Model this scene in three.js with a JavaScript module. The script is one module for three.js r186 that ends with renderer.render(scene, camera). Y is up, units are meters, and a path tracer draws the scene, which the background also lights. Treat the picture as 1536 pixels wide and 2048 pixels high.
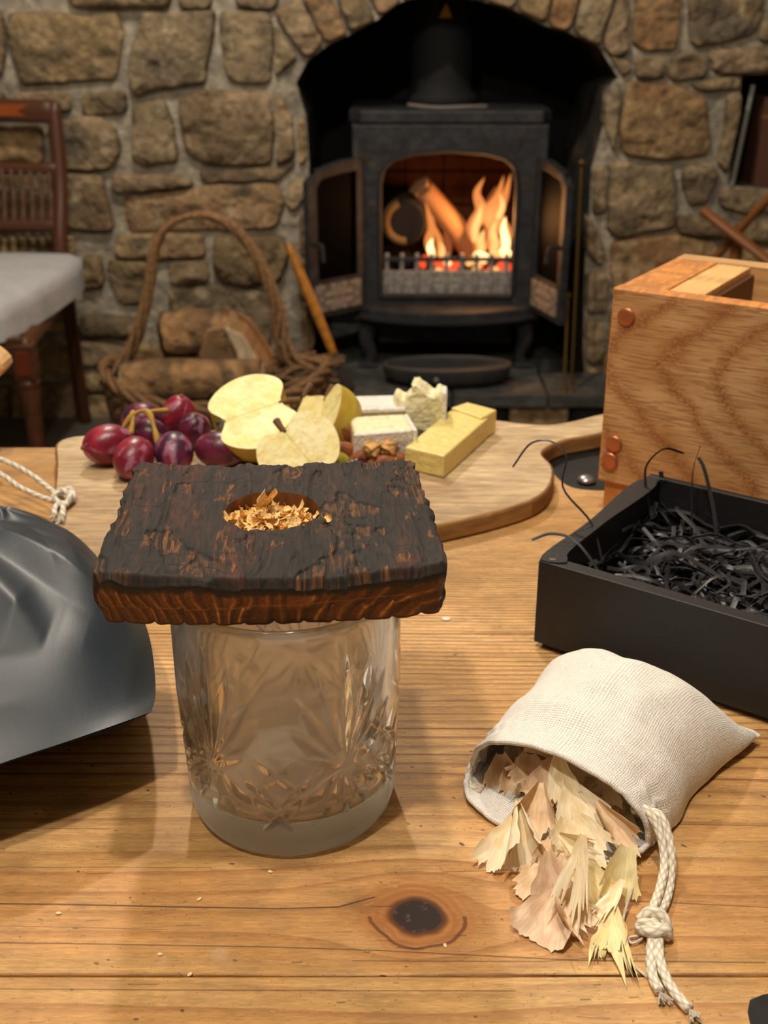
import * as THREE from 'three';
import { mergeGeometries, mergeVertices } from 'three/addons/utils/BufferGeometryUtils.js';
import { RoundedBoxGeometry } from 'three/addons/geometries/RoundedBoxGeometry.js';
import { Brush, Evaluator, SUBTRACTION } from 'three-bvh-csg';

// ---------- camera, light, exposure ----------
const scene = new THREE.Scene();
scene.background = new THREE.Color(0x000000);
const camera = new THREE.PerspectiveCamera(48.94, 1536 / 2048, 0.02, 30);
camera.position.set(0, 1, 0);
camera.rotation.set(-24 * Math.PI / 180, 0, 0);
camera.focus = 0.40;
camera.userData.fStop = 19;            // an opening of about 2 mm, as a telephone has
const renderer = new THREE.WebGLRenderer();
renderer.toneMapping = THREE.LinearToneMapping;
renderer.toneMappingExposure = 1.06;
renderer.shadowMap.enabled = true;
// bulbs of the ceiling lamps: [x, y, z, candela]
const LAMPS = [[-0.02, 2.12, -0.33, 2.3], [-0.30, 2.12, 0.06, 2.5], [-0.25, 2.12, -1.75, 4.2]];
const LAMP_COLOR = new THREE.Color().setRGB(1.0, 0.90, 0.77);
const FIRE_POWER = 0.35;

// ---------- helpers ----------
function rng(seed) { let a = seed >>> 0; return () => { a = (a + 0x6d2b79f5) | 0; let t = Math.imul(a ^ (a >>> 15), 1 | a); t = (t + Math.imul(t ^ (t >>> 7), 61 | t)) ^ t; return ((t ^ (t >>> 14)) >>> 0) / 4294967296; }; }
const V = (x, y, z) => new THREE.Vector3(x, y, z);
const clamp = (x, a = 0, b = 1) => Math.min(b, Math.max(a, x));
const ss = (a, b, x) => { const t = clamp((x - a) / (b - a)); return t * t * (3 - 2 * t); };
const mix = (a, b, t) => a + (b - a) * t;
const mix3 = (a, b, t) => [a[0] + (b[0] - a[0]) * t, a[1] + (b[1] - a[1]) * t, a[2] + (b[2] - a[2]) * t];
const h2 = (i, j) => { let n = Math.imul(i | 0, 374761393) + Math.imul(j | 0, 668265263); n = Math.imul(n ^ (n >>> 13), 1274126177); return ((n ^ (n >>> 16)) >>> 0) / 4294967296; };
function vn(x, y) { const i = Math.floor(x), j = Math.floor(y), u = x - i, v = y - j, a = u * u * (3 - 2 * u), b = v * v * (3 - 2 * v); return mix(mix(h2(i, j), h2(i + 1, j), a), mix(h2(i, j + 1), h2(i + 1, j + 1), a), b) * 2 - 1; }
function fbm(x, y, o = 4) { let s = 0, a = 0.5; for (let k = 0; k < o; k++) { s += a * vn(x, y); x = x * 2.03 + 17.1; y = y * 2.03 - 9.7; a *= 0.5; } return s; }
const n3 = (x, y, z) => (vn(x + z * 1.7 + 5.3, y - z * 0.9) + vn(y + x * 0.6 + 31.7, z + x * 0.4 - 7) + vn(z - y * 0.5 + 71.1, x * 0.8 + y * 0.3)) / 2;

function texFromFn(w, h, fn, srgb = true) {
  const d = new Uint8Array(w * h * 4);
  for (let j = 0, o = 0; j < h; j++) for (let i = 0; i < w; i++, o += 4) { const c = fn((i + 0.5) / w, (j + 0.5) / h); if (typeof c === 'number') { d[o] = d[o + 1] = d[o + 2] = clamp(c) * 255; } else { d[o] = clamp(c[0] / 255) * 255; d[o + 1] = clamp(c[1] / 255) * 255; d[o + 2] = clamp(c[2] / 255) * 255; } d[o + 3] = 255; }
  const t = new THREE.DataTexture(d, w, h, THREE.RGBAFormat);
  t.magFilter = THREE.LinearFilter; t.minFilter = THREE.LinearMipmapLinearFilter; t.wrapS = t.wrapT = THREE.MirroredRepeatWrapping;
  if (srgb) t.colorSpace = THREE.SRGBColorSpace; t.needsUpdate = true; return t;
}
// a canvas texture: pixels from fn (v upwards), then strokes drawn over them in units of [0, w] x [0, h] with y downwards
function texCanvas(w, h, fn, draw) {
  const c = document.createElement('canvas'); c.width = w; c.height = h; const g = c.getContext('2d'), im = g.createImageData(w, h), d = im.data;
  for (let j = 0, o = 0; j < h; j++) for (let i = 0; i < w; i++, o += 4) { const q = fn((i + 0.5) / w, 1 - (j + 0.5) / h); d[o] = clamp(q[0], 0, 255); d[o + 1] = clamp(q[1], 0, 255); d[o + 2] = clamp(q[2], 0, 255); d[o + 3] = 255; }
  g.putImageData(im, 0, 0); if (draw) draw(g, w, h);
  const t = new THREE.CanvasTexture(c); t.colorSpace = THREE.SRGBColorSpace; t.wrapS = t.wrapT = THREE.MirroredRepeatWrapping; return t;
}
function placeTex(t, x0, y0, w, h) { t.repeat.set(1 / w, 1 / h); t.offset.set(-x0 / w, -y0 / h); return t; }
const sized = (t, s, s2 = s) => { const c = t.clone(); c.repeat.set(1 / s, 1 / s2); c.needsUpdate = true; return c; };
const sm = (o) => new THREE.MeshStandardMaterial({ side: THREE.DoubleSide, ...o });
const pm = (o) => new THREE.MeshPhysicalMaterial({ side: THREE.DoubleSide, ...o });
const C = (r, g, b) => new THREE.Color().setRGB(r / 255, g / 255, b / 255, THREE.SRGBColorSpace);

const used = new Map();
function numbered(n) { const k = used.get(n) ?? 0; used.set(n, k + 1); return k ? n + '_' + String(k).padStart(3, '0') : n; }
function thing(name, label, category, at = [0, 0, 0], turn = 0, group) {
  const o = new THREE.Group(); o.name = numbered(name); o.position.set(...at); o.rotation.y = turn; o.userData = { label, category }; if (group) o.userData.group = group; scene.add(o); return o;
}
function one(name, label, category, geo, mat, at = [0, 0, 0], group) {
  const o = new THREE.Mesh(geo, mat); o.name = numbered(name); o.position.set(...at); o.userData = { label, category }; if (group) o.userData.group = group; scene.add(o); return o;
}
function struct(name, geo, mat) { const o = geo ? new THREE.Mesh(geo, mat) : new THREE.Group(); o.name = name; o.userData = { kind: 'structure' }; scene.add(o); return o; }
function part(parent, name, geo, mat, label) { const o = new THREE.Mesh(geo, mat); o.name = name; if (label) o.userData.label = label; parent.add(o); return o; }
function stuff(o) { o.userData.kind = 'stuff'; return o; }

function grid(nu, nv, fn, uvfn) {           // fn(u, v) -> [x, y, z]
  const p = [], t = [], ix = [];
  for (let j = 0; j <= nv; j++) for (let i = 0; i <= nu; i++) { const u = i / nu, v = j / nv, q = fn(u, v); p.push(q[0], q[1], q[2]); const w = uvfn ? uvfn(u, v, q) : [u, v]; t.push(w[0], w[1]); }
  for (let j = 0; j < nv; j++) for (let i = 0; i < nu; i++) { const a = j * (nu + 1) + i, b = a + 1, c = a + nu + 1, d = c + 1; ix.push(a, b, d, a, d, c); }
  const g = new THREE.BufferGeometry(); g.setAttribute('position', new THREE.Float32BufferAttribute(p, 3)); g.setAttribute('uv', new THREE.Float32BufferAttribute(t, 2)); g.setIndex(ix); g.computeVertexNormals(); return g;
}
function weldNormals(g) {                    // smooth normals across a closed seam, uv kept
  const P = g.attributes.position, N = g.attributes.normal, m = new Map();
  for (let i = 0; i < P.count; i++) { const k = Math.round(P.getX(i) * 2e5) + ',' + Math.round(P.getY(i) * 2e5) + ',' + Math.round(P.getZ(i) * 2e5); (m.get(k) ?? m.set(k, []).get(k)).push(i); }
  for (const l of m.values()) if (l.length > 1) { const n = V(0, 0, 0); for (const i of l) n.add(V(N.getX(i), N.getY(i), N.getZ(i))); if (n.length() < 1e-6) continue; n.normalize(); for (const i of l) N.setXYZ(i, n.x, n.y, n.z); }
  return g;
}
function sweep(pts, rad, seg = 40, rs = 8, flat = 1, up) {       // a tapered, optionally flattened tube with closed ends
  const c = new THREE.CatmullRomCurve3(pts.map((p) => (p.isVector3 ? p : V(...p))), false, 'centripetal'), L = c.getLength();
  const f = typeof rad === 'function' ? rad : () => rad; let nrm = up ? V(...up) : V(0, 1, 0); const fr = [];
  for (let i = 0; i <= seg; i++) { const t = i / seg, T = c.getTangentAt(t), q = c.getPointAt(t); if (i === 0 && Math.abs(T.dot(nrm)) > 0.95) nrm = V(1, 0, 0); nrm = nrm.clone().sub(T.clone().multiplyScalar(nrm.dot(T))).normalize(); fr.push([q, nrm, V(0, 0, 0).crossVectors(T, nrm)]); }
  return weldNormals(grid(rs, seg + 2, (u, v) => {
    const k = Math.round(v * (seg + 2)), i = clamp(k - 1, 0, seg), end = k === 0 || k === seg + 2, [q, n, b] = fr[i], r = end ? 0 : f(i / seg), a = u * Math.PI * 2;
    return [q.x + (n.x * Math.cos(a) * flat + b.x * Math.sin(a)) * r, q.y + (n.y * Math.cos(a) * flat + b.y * Math.sin(a)) * r, q.z + (n.z * Math.cos(a) * flat + b.z * Math.sin(a)) * r];
  }, (u, v) => [u, v * L * 40]));
}
function ribbon(pts, w, seg = 18, twist = 0, up = [0, 1, 0], th = 0.00012) {   // a thin strip of paper with thickness
  const c = new THREE.CatmullRomCurve3(pts.map((p) => (p.isVector3 ? p : V(...p)))), P = [];
  for (let i = 0; i <= seg; i++) { const t = i / seg, T = c.getTangent(t), q = c.getPoint(t); let n = V(...up); n.sub(T.clone().multiplyScalar(n.dot(T))); if (n.length() < 1e-3) n = V(1, 0, 0).sub(T.clone().multiplyScalar(T.x)); n.normalize().applyAxisAngle(T, twist * t); const b = V(0, 0, 0).crossVectors(T, n); P.push([q, n, b]); }
  return grid(4, seg, (u, v) => { const [q, n, b] = P[Math.round(v * seg)], k = Math.round(u * 4) % 4, sx = [-1, 1, 1, -1][k] * w / 2, sy = [-1, -1, 1, 1][k] * th; return [q.x + b.x * sx + n.x * sy, q.y + b.y * sx + n.y * sy, q.z + b.z * sx + n.z * sy]; });
}
function tf(g, { p = [0, 0, 0], r = [0, 0, 0], s = [1, 1, 1] } = {}) { g.applyMatrix4(new THREE.Matrix4().compose(V(...p), new THREE.Quaternion().setFromEuler(new THREE.Euler(...r)), V(...s))); return g; }
function metricUV(g) {                       // uv in metres, projected along each face's main axis
  const P = g.attributes.position, U = g.attributes.uv;
  for (let i = 0; i < P.count; i += 3) { const a = V(0, 0, 0).fromBufferAttribute(P, i), b = V(0, 0, 0).fromBufferAttribute(P, i + 1), c = V(0, 0, 0).fromBufferAttribute(P, i + 2), n = V(0, 0, 0).crossVectors(b.clone().sub(a), c.clone().sub(a)), x = Math.abs(n.x), y = Math.abs(n.y), z = Math.abs(n.z); [a, b, c].forEach((q, k) => U.setXY(i + k, ...(x >= y && x >= z ? [q.z, q.y] : y >= z ? [q.x, q.z] : [q.x, q.y]))); }
  return g;
}
const rbox = (w, h, d, r = 0.002, p, rot, seg = 2) => tf(metricUV(new RoundedBoxGeometry(w, h, d, seg, Math.min(r, w / 2.01, h / 2.01, d / 2.01))), { p, r: rot });
function poly(pts) { const s = new THREE.Shape(); pts.forEach((p, i) => (i ? s.lineTo(p[0], p[1]) : s.moveTo(p[0], p[1]))); s.closePath(); return s; }
function spline(pts, n = 80) { return new THREE.CatmullRomCurve3(pts.map((p) => V(p[0], p[1], 0)), true, 'centripetal').getSpacedPoints(n).slice(0, n).map((p) => [p.x, p.y]); }
// a plate lying flat: outline in (x, d) with d = distance forward (-z); top at y1, bottom at y0
function plate(outline, y0, y1, bevel = 0.001, holes = []) {
  const s = outline instanceof THREE.Shape ? outline : poly(outline); for (const h of holes) s.holes.push(poly(h));
  const g = new THREE.ExtrudeGeometry(s, { depth: y1 - y0 - 2 * bevel, bevelEnabled: bevel > 0, bevelThickness: bevel, bevelSize: bevel, bevelOffset: -bevel, bevelSegments: 2, curveSegments: 24 });
  g.rotateX(-Math.PI / 2); g.translate(0, y0 + bevel, 0); return g;
}
const merge = (l) => mergeGeometries(l.map((g) => { const q = g.index ? g.toNonIndexed() : g; for (const k of Object.keys(q.attributes)) if (!['position', 'normal', 'uv'].includes(k)) q.deleteAttribute(k); q.clearGroups?.(); return q; }));
// turns a part's geometry given in world places into the axes of its thing
function local(t, g) { t.updateMatrixWorld(true); return g.applyMatrix4(t.matrixWorld.clone().invert()); }

// ---------- textures and materials of surfaces ----------
const T = 0.727;                                  // height of the table top
const KNOT = [0.011, 0.285];
function tableGrain(x, d) {
  const kx = x - KNOT[0], kd = d - KNOT[1], r2 = kx * kx * 0.55 + kd * kd, r = Math.sqrt(r2);
  const R = 0.0165, bend = kd * (1 - (R * R) / (r2 + R * R * 0.3) * Math.exp(-r2 / 0.0045));
  const f = KNOT[1] + bend + 0.0050 * vn(x * 3.1 + 4, d * 9) + 0.0011 * vn(x * 17, d * 50) + 0.012 * x * (d - 0.3);
  const near = 1 - ss(0.31, 0.40, f);
  const ph = f < 0.34 ? f * 105 : 35.7 + (f - 0.34) * 105 + 800 * Math.max(0, f - 0.34) * Math.min(0.26, f - 0.34) * 1.0;
  const t = ph - Math.floor(ph), band = h2(Math.floor(ph), 7), late = ss(0.35 + 0.3 * band, 0.96, t) * (1 - ss(0.96, 1, t));
  return [f, near, late, band, r, ph];
}
function tableColor(x, d) {
  const [f, near, late, band, r] = tableGrain(x, d);
  const fib = fbm(x * 60 + 3, d * 1500, 3), blot = fbm(x * 14, d * 34, 3), fine = vn(x * 420, d * 3000), big = fbm(x * 5 + 9, d * 7, 2);
  let c = mix3([184, 138, 80], [212, 168, 106], 0.5 + blot * 1.3);
  c = mix3(c, [132, 84, 42], late * mix(0.72, 0.34, near) * (0.5 + band));
  const warm = ss(0.1, 0.8, band) * near * 0.30; c = mix3(c, [176, 112, 58], warm);
  const k = 1 + fib * mix(0.17, 0.09, near) + fine * 0.07 + big * 0.14 + 0.10 * fbm(x * 90, d * 160, 3); c = [c[0] * k, c[1] * k, c[2] * k * (1 + blot * 0.10)];
  const st = ss(0.30, 0.62, fbm(x * 26 + 40, d * 55 + 8, 4)); c = mix3(c, [118, 82, 46], st * 0.42);            // worn, grimy patches with an outline
  const grit = vn(x * 1500, d * 2600); if (grit > 0.86) c = mix3(c, [92, 58, 30], 0.45);
  if (r < 0.026) {
    const a = Math.atan2(d - KNOT[1], (x - KNOT[0]) * 0.75), rr = r * (1 + 0.10 * Math.sin(a * 2 + 1) + 0.05 * vn(a * 3, 2));
    const ring = Math.sin(rr * 2600 + 2 * vn(a * 2, 8)) * 0.5 + 0.5;
    c = mix3(c, [166, 100, 48], (1 - ss(0.009, 0.020, rr)) * (0.45 + 0.4 * ring));
    c = mix3(c, [84, 46, 24], (1 - ss(0.0068, 0.0088, rr)) * 0.9 + (Math.abs(rr - 0.0125) < 0.0005 && a < 0 ? 0.6 : 0));
    const core = 1 - ss(0.0058, 0.0068, rr); c = mix3(c, mix3([48, 34, 30], [96, 80, 70], ss(0.25, 0.6, fbm(x * 500, d * 700, 3))), core);
  }
  return c;
}
function tableTexture(w, h, x0, d0, W, D, marks) {
  return placeTex(texCanvas(w, h, (u, v) => tableColor(x0 + u * W, d0 + v * D), (g) => {
    const R = rng(w + h + 5), X = (x) => (x - x0) / W * w, Y = (d) => (1 - (d - d0) / D) * h;
    for (let i = 0; i < 760; i++) {                           // dents, scratches and flecks
      const x = R() * w, y = R() * h, l = 3 + R() * R() * 46, a = (R() - 0.5) * (R() < 0.25 ? 2.4 : 0.25), pale = R() < 0.3;
      g.strokeStyle = pale ? `rgba(232,190,130,${0.10 + R() * 0.3})` : `rgba(70,40,18,${0.12 + R() * 0.45})`; g.lineWidth = 0.7 + R() * 1.7; g.beginPath(); g.moveTo(x, y); g.quadraticCurveTo(x + l * 0.5, y + a * l * 0.3 + R() * 3, x + l * Math.cos(a), y + l * Math.sin(a)); g.stroke();
    }
    for (let i = 0; i < 170; i++) { g.fillStyle = `rgba(52,30,16,${0.25 + R() * 0.5})`; g.beginPath(); g.ellipse(R() * w, R() * h, 1 + R() * 4, 0.8 + R() * 2, R(), 0, 7); g.fill(); }
    for (const [mx, md, s] of [[-0.051, 0.2673, 1], [-0.0709, 0.2660, 0.5], [0.0035, 0.2995, 0.35], [0.15, 0.265, 0.5]]) for (let k = 0; k < 16; k++) {   // dried spots of varnish
      g.fillStyle = ['rgba(150,92,52,0.10)', 'rgba(226,196,160,0.13)', 'rgba(190,150,120,0.12)'][k % 3]; g.beginPath(); const cx = X(mx) + (R() - 0.5) * 26 * s, cy = Y(md) + (R() - 0.5) * 22 * s; for (let q = 0; q < 7; q++) { const a = q * 0.9, r = (5 + R() * 15) * s; q ? g.lineTo(cx + Math.cos(a) * r, cy + Math.sin(a) * r * 0.9) : g.moveTo(cx + r, cy); } g.fill();
    }
    for (const m of marks) {                                  // long drying cracks along the grain
      g.strokeStyle = `rgba(58,32,14,${m[0]})`; g.lineWidth = m[1]; g.beginPath(); for (let i = 2; i < m.length; i += 2) { const q = [X(m[i]), Y(m[i + 1])]; i > 2 ? g.lineTo(q[0], q[1] + (R() - 0.5) * 2) : g.moveTo(...q); } g.stroke();
    }
  }), x0, d0, W, D);
}
const tableNear = tableTexture(2048, 1200, -0.22, 0.22, 0.48, 0.25, [
  [0.75, 2.6, -0.20, 0.2915, -0.112, 0.2906, -0.07, 0.2895, -0.035, 0.2885, -0.015, 0.2895, -0.003, 0.294], [0.55, 2.2, -0.2, 0.2745, -0.107, 0.2732, -0.04, 0.2718, 0.0, 0.270, 0.06, 0.266, 0.12, 0.265],
  [0.5, 1.8, -0.2, 0.2552, -0.10, 0.2548, -0.03, 0.2542, 0.04, 0.2542], [0.55, 1.8, 0.045, 0.293, 0.09, 0.2915, 0.16, 0.287, 0.24, 0.284], [0.4, 1.6, -0.2, 0.309, -0.12, 0.3085, -0.06, 0.308], [0.5, 1.8, 0.08, 0.332, 0.14, 0.330, 0.25, 0.329],
  [0.45, 2.0, -0.01, 0.266, 0.05, 0.2655, 0.09, 0.2695], [0.35, 1.5, -0.2, 0.281, -0.12, 0.2805, -0.07, 0.279], [0.4, 1.5, -0.2, 0.33, -0.1, 0.3285], [0.4, 1.6, 0.02, 0.306, 0.06, 0.3075]]);
const tableFar = tableTexture(2048, 1000, -0.32, 0.46, 0.68, 0.27, [[0.5, 2, -0.3, 0.55, 0, 0.552, 0.3, 0.549]]);

// stone, in three tints
function stoneTex(seed, a, b, c2) {
  return texFromFn(512, 512, (u, v) => {
    const x = u * 6 + seed * 13.7, y = v * 6 - seed * 5.1, n = fbm(x, y, 5), m = fbm(x * 0.6 + 40, y * 0.9 + 11, 3), s = fbm(x * 7, y * 7, 2), l = fbm(x * 0.5 + 0.8 * m, y * 2.6, 3);
    let c = mix3(a, b, ss(-0.35, 0.4, n + l * 0.5)); c = mix3(c, c2, ss(0.12, 0.45, m) * 0.7); const dk = ss(0.30, 0.5, fbm(x * 0.7 + 70, y * 0.7 + 20, 4)); c = mix3(c, [74, 68, 62], dk * 0.6); const lt = ss(0.25, 0.5, fbm(x * 2.2 + 9, y * 2.2 - 30, 4)); c = mix3(c, [196, 178, 146], lt * 0.45); const k = 1 + s * 0.26; return [c[0] * k, c[1] * k, c[2] * k];
  });
}
const STONE = [stoneTex(1, [132, 115, 88], [170, 150, 118], [116, 94, 70]), stoneTex(2, [122, 106, 82], [156, 136, 104], [96, 86, 74]), stoneTex(3, [120, 98, 70], [162, 134, 96], [140, 104, 72])];
const bumpCoarse = texFromFn(512, 512, (u, v) => 0.5 + fbm(u * 12, v * 12, 6) * 0.9, false);
const stoneMats = [];
for (let i = 0; i < 9; i++) { const q = 0.74 + 0.34 * h2(i, 3), w = (h2(i, 9) - 0.35) * 0.26, gr = (h2(i, 15) - 0.5) * 0.07; stoneMats.push(sm({ map: sized(STONE[i % 3], 0.55), bumpMap: sized(bumpCoarse, 0.5), bumpScale: 0.014, roughness: 0.92, color: new THREE.Color(q * (1 + w * 0.3), q * (1 - w * 0.25 + gr), q * (1 - w)) })); }
const mortarTex = texFromFn(512, 512, (u, v) => { const n = fbm(u * 24, v * 24, 5), m = fbm(u * 5 + 9, v * 5, 3), k = 1 + n * 0.3 + m * 0.22; return [158 * k, 149 * k, 133 * k]; });
const mortarMat = sm({ map: sized(mortarTex, 0.5), bumpMap: sized(bumpCoarse, 0.18), bumpScale: 0.004, roughness: 0.95 });
const sootMat = sm({ map: sized(texFromFn(256, 256, (u, v) => { const k = 1 + fbm(u * 14, v * 14, 4) * 0.8; return [24 * k, 22 * k, 20 * k]; }), 0.6), bumpMap: sized(bumpCoarse, 0.3), bumpScale: 0.006, roughness: 0.97 });
const sootStoneMat = sm({ map: sized(texFromFn(256, 256, (u, v) => { const k = 1 + fbm(u * 14, v * 14, 4) * 0.7, m = ss(-0.1, 0.5, fbm(u * 6 + 4, v * 6, 3)); return mix3([44 * k, 36 * k, 28 * k], [86 * k, 70 * k, 52 * k], m); }), 0.5), bumpMap: sized(bumpCoarse, 0.3), bumpScale: 0.006, roughness: 0.95 });
const ironTex = texFromFn(256, 256, (u, v) => { const k = 1 + fbm(u * 20, v * 20, 4) * 0.4, m = ss(0.15, 0.5, fbm(u * 5 + 2, v * 5, 4)); return mix3([50 * k, 50 * k, 53 * k], [74 * k, 66 * k, 58 * k], m * 0.7); });
const ironMat = sm({ map: sized(ironTex, 0.3), bumpMap: sized(bumpCoarse, 0.08), bumpScale: 0.0006, roughness: 0.62, metalness: 0.25 });

// ---------- the room ----------
const WALL_D = 2.9;
const plaster = sm({ color: C(150, 140, 122), roughness: 0.95, bumpMap: sized(bumpCoarse, 0.4), bumpScale: 0.001 });
struct('floor', tf(new THREE.BoxGeometry(5.2, 0.1, 6.2), { p: [0, -0.05, -1.1] }), sm({ map: sized(texFromFn(256, 256, (u, v) => { const k = 1 + fbm(u * 18, v * 18, 4) * 0.35; return [92 * k, 84 * k, 74 * k]; }), 0.8), roughness: 0.85 }));
struct('ceiling', tf(new THREE.BoxGeometry(5.2, 0.1, 6.2), { p: [0, 2.45, -1.1] }), plaster);
struct('wall_left', tf(new THREE.BoxGeometry(0.1, 2.5, 6.2), { p: [-2.45, 1.2, -1.1] }), plaster);
struct('wall_right', tf(new THREE.BoxGeometry(0.1, 2.5, 6.2), { p: [2.45, 1.2, -1.1] }), plaster);
struct('wall_front', tf(new THREE.BoxGeometry(5.2, 2.5, 0.1), { p: [0, 1.2, 1.95] }), plaster);

const OPENING = [-198, -4, -186, 260, -186, 651, -190, 763, -212, 843, -182, 893, -133, 926, -78, 950, -13, 983, 41, 1020, 105, 1032, 172, 1031, 237, 1020, 304, 1004, 379, 969, 439, 953, 512, 922, 563, 854, 537, 828, 536, 745, 516, 645, 518, 530, 516, 417, 528, 179, 548, -4];
const NICHE = [861, 860, 1049, 860, 1092, 586, 860, 601, 862, 722];
const pairs = (l, k = 0.001) => { const o = []; for (let i = 0; i < l.length; i += 2) o.push([l[i] * k, l[i + 1] * k]); return o; };
const wall = struct('wall_back');
{
  const s = poly([[-2.4, -0.05], [2.4, -0.05], [2.4, 2.42], [-2.4, 2.42]]); s.holes.push(poly(pairs(OPENING).map(([x, y]) => [x, Math.max(y, 0)])), poly(pairs(NICHE)));
  const g = new THREE.ExtrudeGeometry(s, { depth: 0.52, bevelEnabled: false }); g.translate(0, 0, -WALL_D - 0.52);
  const o = part(wall, 'mortar', g, [mortarMat, sootStoneMat]); o.userData.label = 'grey lime mortar between the stones';
  part(wall, 'chimney_back', tf(new THREE.BoxGeometry(4.8, 2.5, 0.1), { p: [0, 1.2, -WALL_D - 0.57] }), sootMat, 'soot-black back of the fireplace');
}
// stones: outline on the wall in millimetres (x, height)
const stoneRnd = rng(77); let stoneN = 0;
function S(...l) {
  const seed = stoneN++, R = rng(seed * 31 + 5); let pts = pairs(l), o = [];
  const cx = pts.reduce((a, p) => a + p[0], 0) / pts.length, cy = pts.reduce((a, p) => a + p[1], 0) / pts.length;
  for (let i = 0; i < pts.length; i++) {              // cut corners a little, then add points along each side
    const p = pts[(i + pts.length - 1) % pts.length], q = pts[i], r = pts[(i + 1) % pts.length];
    const la = Math.hypot(p[0] - q[0], p[1] - q[1]), lb = Math.hypot(r[0] - q[0], r[1] - q[1]), ca = Math.min(0.013, la * 0.26), cb = Math.min(0.013, lb * 0.26);
    const A = [mix(q[0], p[0], ca / la), mix(q[1], p[1], ca / la)], B = [mix(q[0], r[0], cb / lb), mix(q[1], r[1], cb / lb)];
    o.push(A, [(A[0] + B[0]) * 0.3 + q[0] * 0.4, (A[1] + B[1]) * 0.3 + q[1] * 0.4], B);
    const rest = lb - cb - Math.min(0.013, lb * 0.26), n = Math.max(1, Math.round(rest / 0.03));
    for (let k = 1; k < n; k++) o.push([mix(B[0], r[0] - (r[0] - q[0]) / lb * Math.min(0.013, lb * 0.26), k / n), mix(B[1], r[1] - (r[1] - q[1]) / lb * Math.min(0.013, lb * 0.26), k / n)]);
  }
  o = o.map(([x, y]) => [x + 0.0035 * vn(x * 45 + seed, y * 45), y + 0.0035 * vn(x * 45 - 9, y * 45 + seed)]);
  const n = o.length, out = 0.017 + 0.018 * R(), tilt = [(R() - 0.5) * 0.10, (R() - 0.5) * 0.08], uo = [R() * 7, R() * 7];
  const rings = [[1.065, -0.03], [1.04, out * 0.25], [1.01, out * 0.84], [0.95, out], [0.62, out * 1.08], [0.30, out * 1.12]];
  const P = [], U = [], ix = [];
  for (const [s, z] of rings) for (const [x, y] of o) { const X = cx + (x - cx) * s, Y = cy + (y - cy) * s, rough = z > 0 ? 0.010 * fbm(X * 22 + seed * 3, Y * 22, 3) * ss(1, 0.9, s) + (X - cx) * tilt[0] + (Y - cy) * tilt[1] : 0; P.push(X, Y, z + rough); U.push(X + uo[0], Y + uo[1]); }
  P.push(cx, cy, out * 1.12 + 0.01 * fbm(cx * 22 + seed * 3, cy * 22, 3)); U.push(cx + uo[0], cy + uo[1]);
  for (let r = 0; r < rings.length - 1; r++) for (let i = 0; i < n; i++) { const a = r * n + i, b = r * n + (i + 1) % n; ix.push(a, b, b + n, a, b + n, a + n); }
  for (let i = 0; i < n; i++) ix.push((rings.length - 1) * n + i, (rings.length - 1) * n + (i + 1) % n, rings.length * n);
  const g = new THREE.BufferGeometry(); g.setAttribute('position', new THREE.Float32BufferAttribute(P, 3)); g.setAttribute('uv', new THREE.Float32BufferAttribute(U, 2)); g.setIndex(ix); g.computeVertexNormals();
  const m = part(wall, numbered('stone'), g, stoneMats[Math.floor(stoneRnd() * stoneMats.length)]); m.position.z = -WALL_D; return m;
}
S(-998,1002,-895,998,-898,926,-917,860,-1021,854);
S(-732,1087,-490,1087,-503,1015,-620,1012,-732,1013);
S(-476,1087,-395,1087,-403,1009,-445,1002,-477,1015);
S(-351,1087,-242,1087,-249,1011,-292,1002,-348,1015);
S(-876,998,-775,996,-694,987,-631,1002,-618,959,-631,904,-646,854,-769,845,-871,843,-879,904,-886,959);
S(-565,997,-493,994,-398,1000,-412,926,-428,845,-517,835,-603,817,-610,871,-598,921);
S(-384,996,-339,1000,-271,997,-264,959,-271,845,-323,843,-371,846,-386,918);
S(-259,972,-207,902,-231,882,-264,857);
S(-903,819,-760,824,-759,778,-898,782);
S(-728,821,-626,827,-621,776,-731,771);
S(-1026,824,-919,821,-917,785,-1032,778);
S(-1038,740,-952,743,-837,745,-845,657,-945,661,-1052,651);
S(-815,745,-742,766,-687,766,-656,738,-650,687,-674,648,-730,642,-819,651);
S(-607,794,-532,801,-515,757,-507,666,-593,656,-621,675);
S(-495,803,-427,826,-282,818,-270,745,-280,657,-438,655,-477,681,-492,745);
S(-261,824,-223,763,-220,677,-268,654);
S(-1055,633,-831,633,-836,502,-1076,492);
S(-800,630,-701,630,-691,567,-685,499,-734,492,-802,502);
S(-678,630,-582,633,-483,622,-475,603,-585,593,-670,593);
S(-455,639,-283,645,-220,661,-259,618,-447,610);
S(-652,576,-460,601,-272,606,-255,567,-274,502,-467,495,-642,492);
S(-241,601,-199,627,-188,591,-224,542,-247,554);
S(-209,757,-193,763,-188,675,-211,651);
S(-678,480,-556,487,-462,480,-456,427,-561,424,-679,429);
S(-428,475,-264,480,-243,436,-268,372,-347,357,-414,365,-437,404);
S(-768,432,-721,427,-719,359,-772,346);
S(-705,419,-607,417,-605,365,-612,310,-681,308,-706,365);
S(-552,414,-453,417,-447,363,-547,355);
S(-555,342,-425,350,-302,337,-288,260,-309,179,-434,193,-557,233);
S(-792,280,-652,271,-653,228,-788,222);
S(-803,204,-679,195,-679,149,-804,141);
S(-810,121,-706,117,-721,71,-808,68);
S(-799,57,-732,54,-732,-14,-800,-17);
S(-1080,470,-926,475,-786,480,-799,365,-942,357,-1096,365);
S(-1100,339,-918,339,-810,326,-813,233,-1116,233);
S(-1122,193,-937,193,-824,193,-826,117,-1134,117);
S(-1139,82,-1005,82,-1018,-14,-1154,-14);
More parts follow.
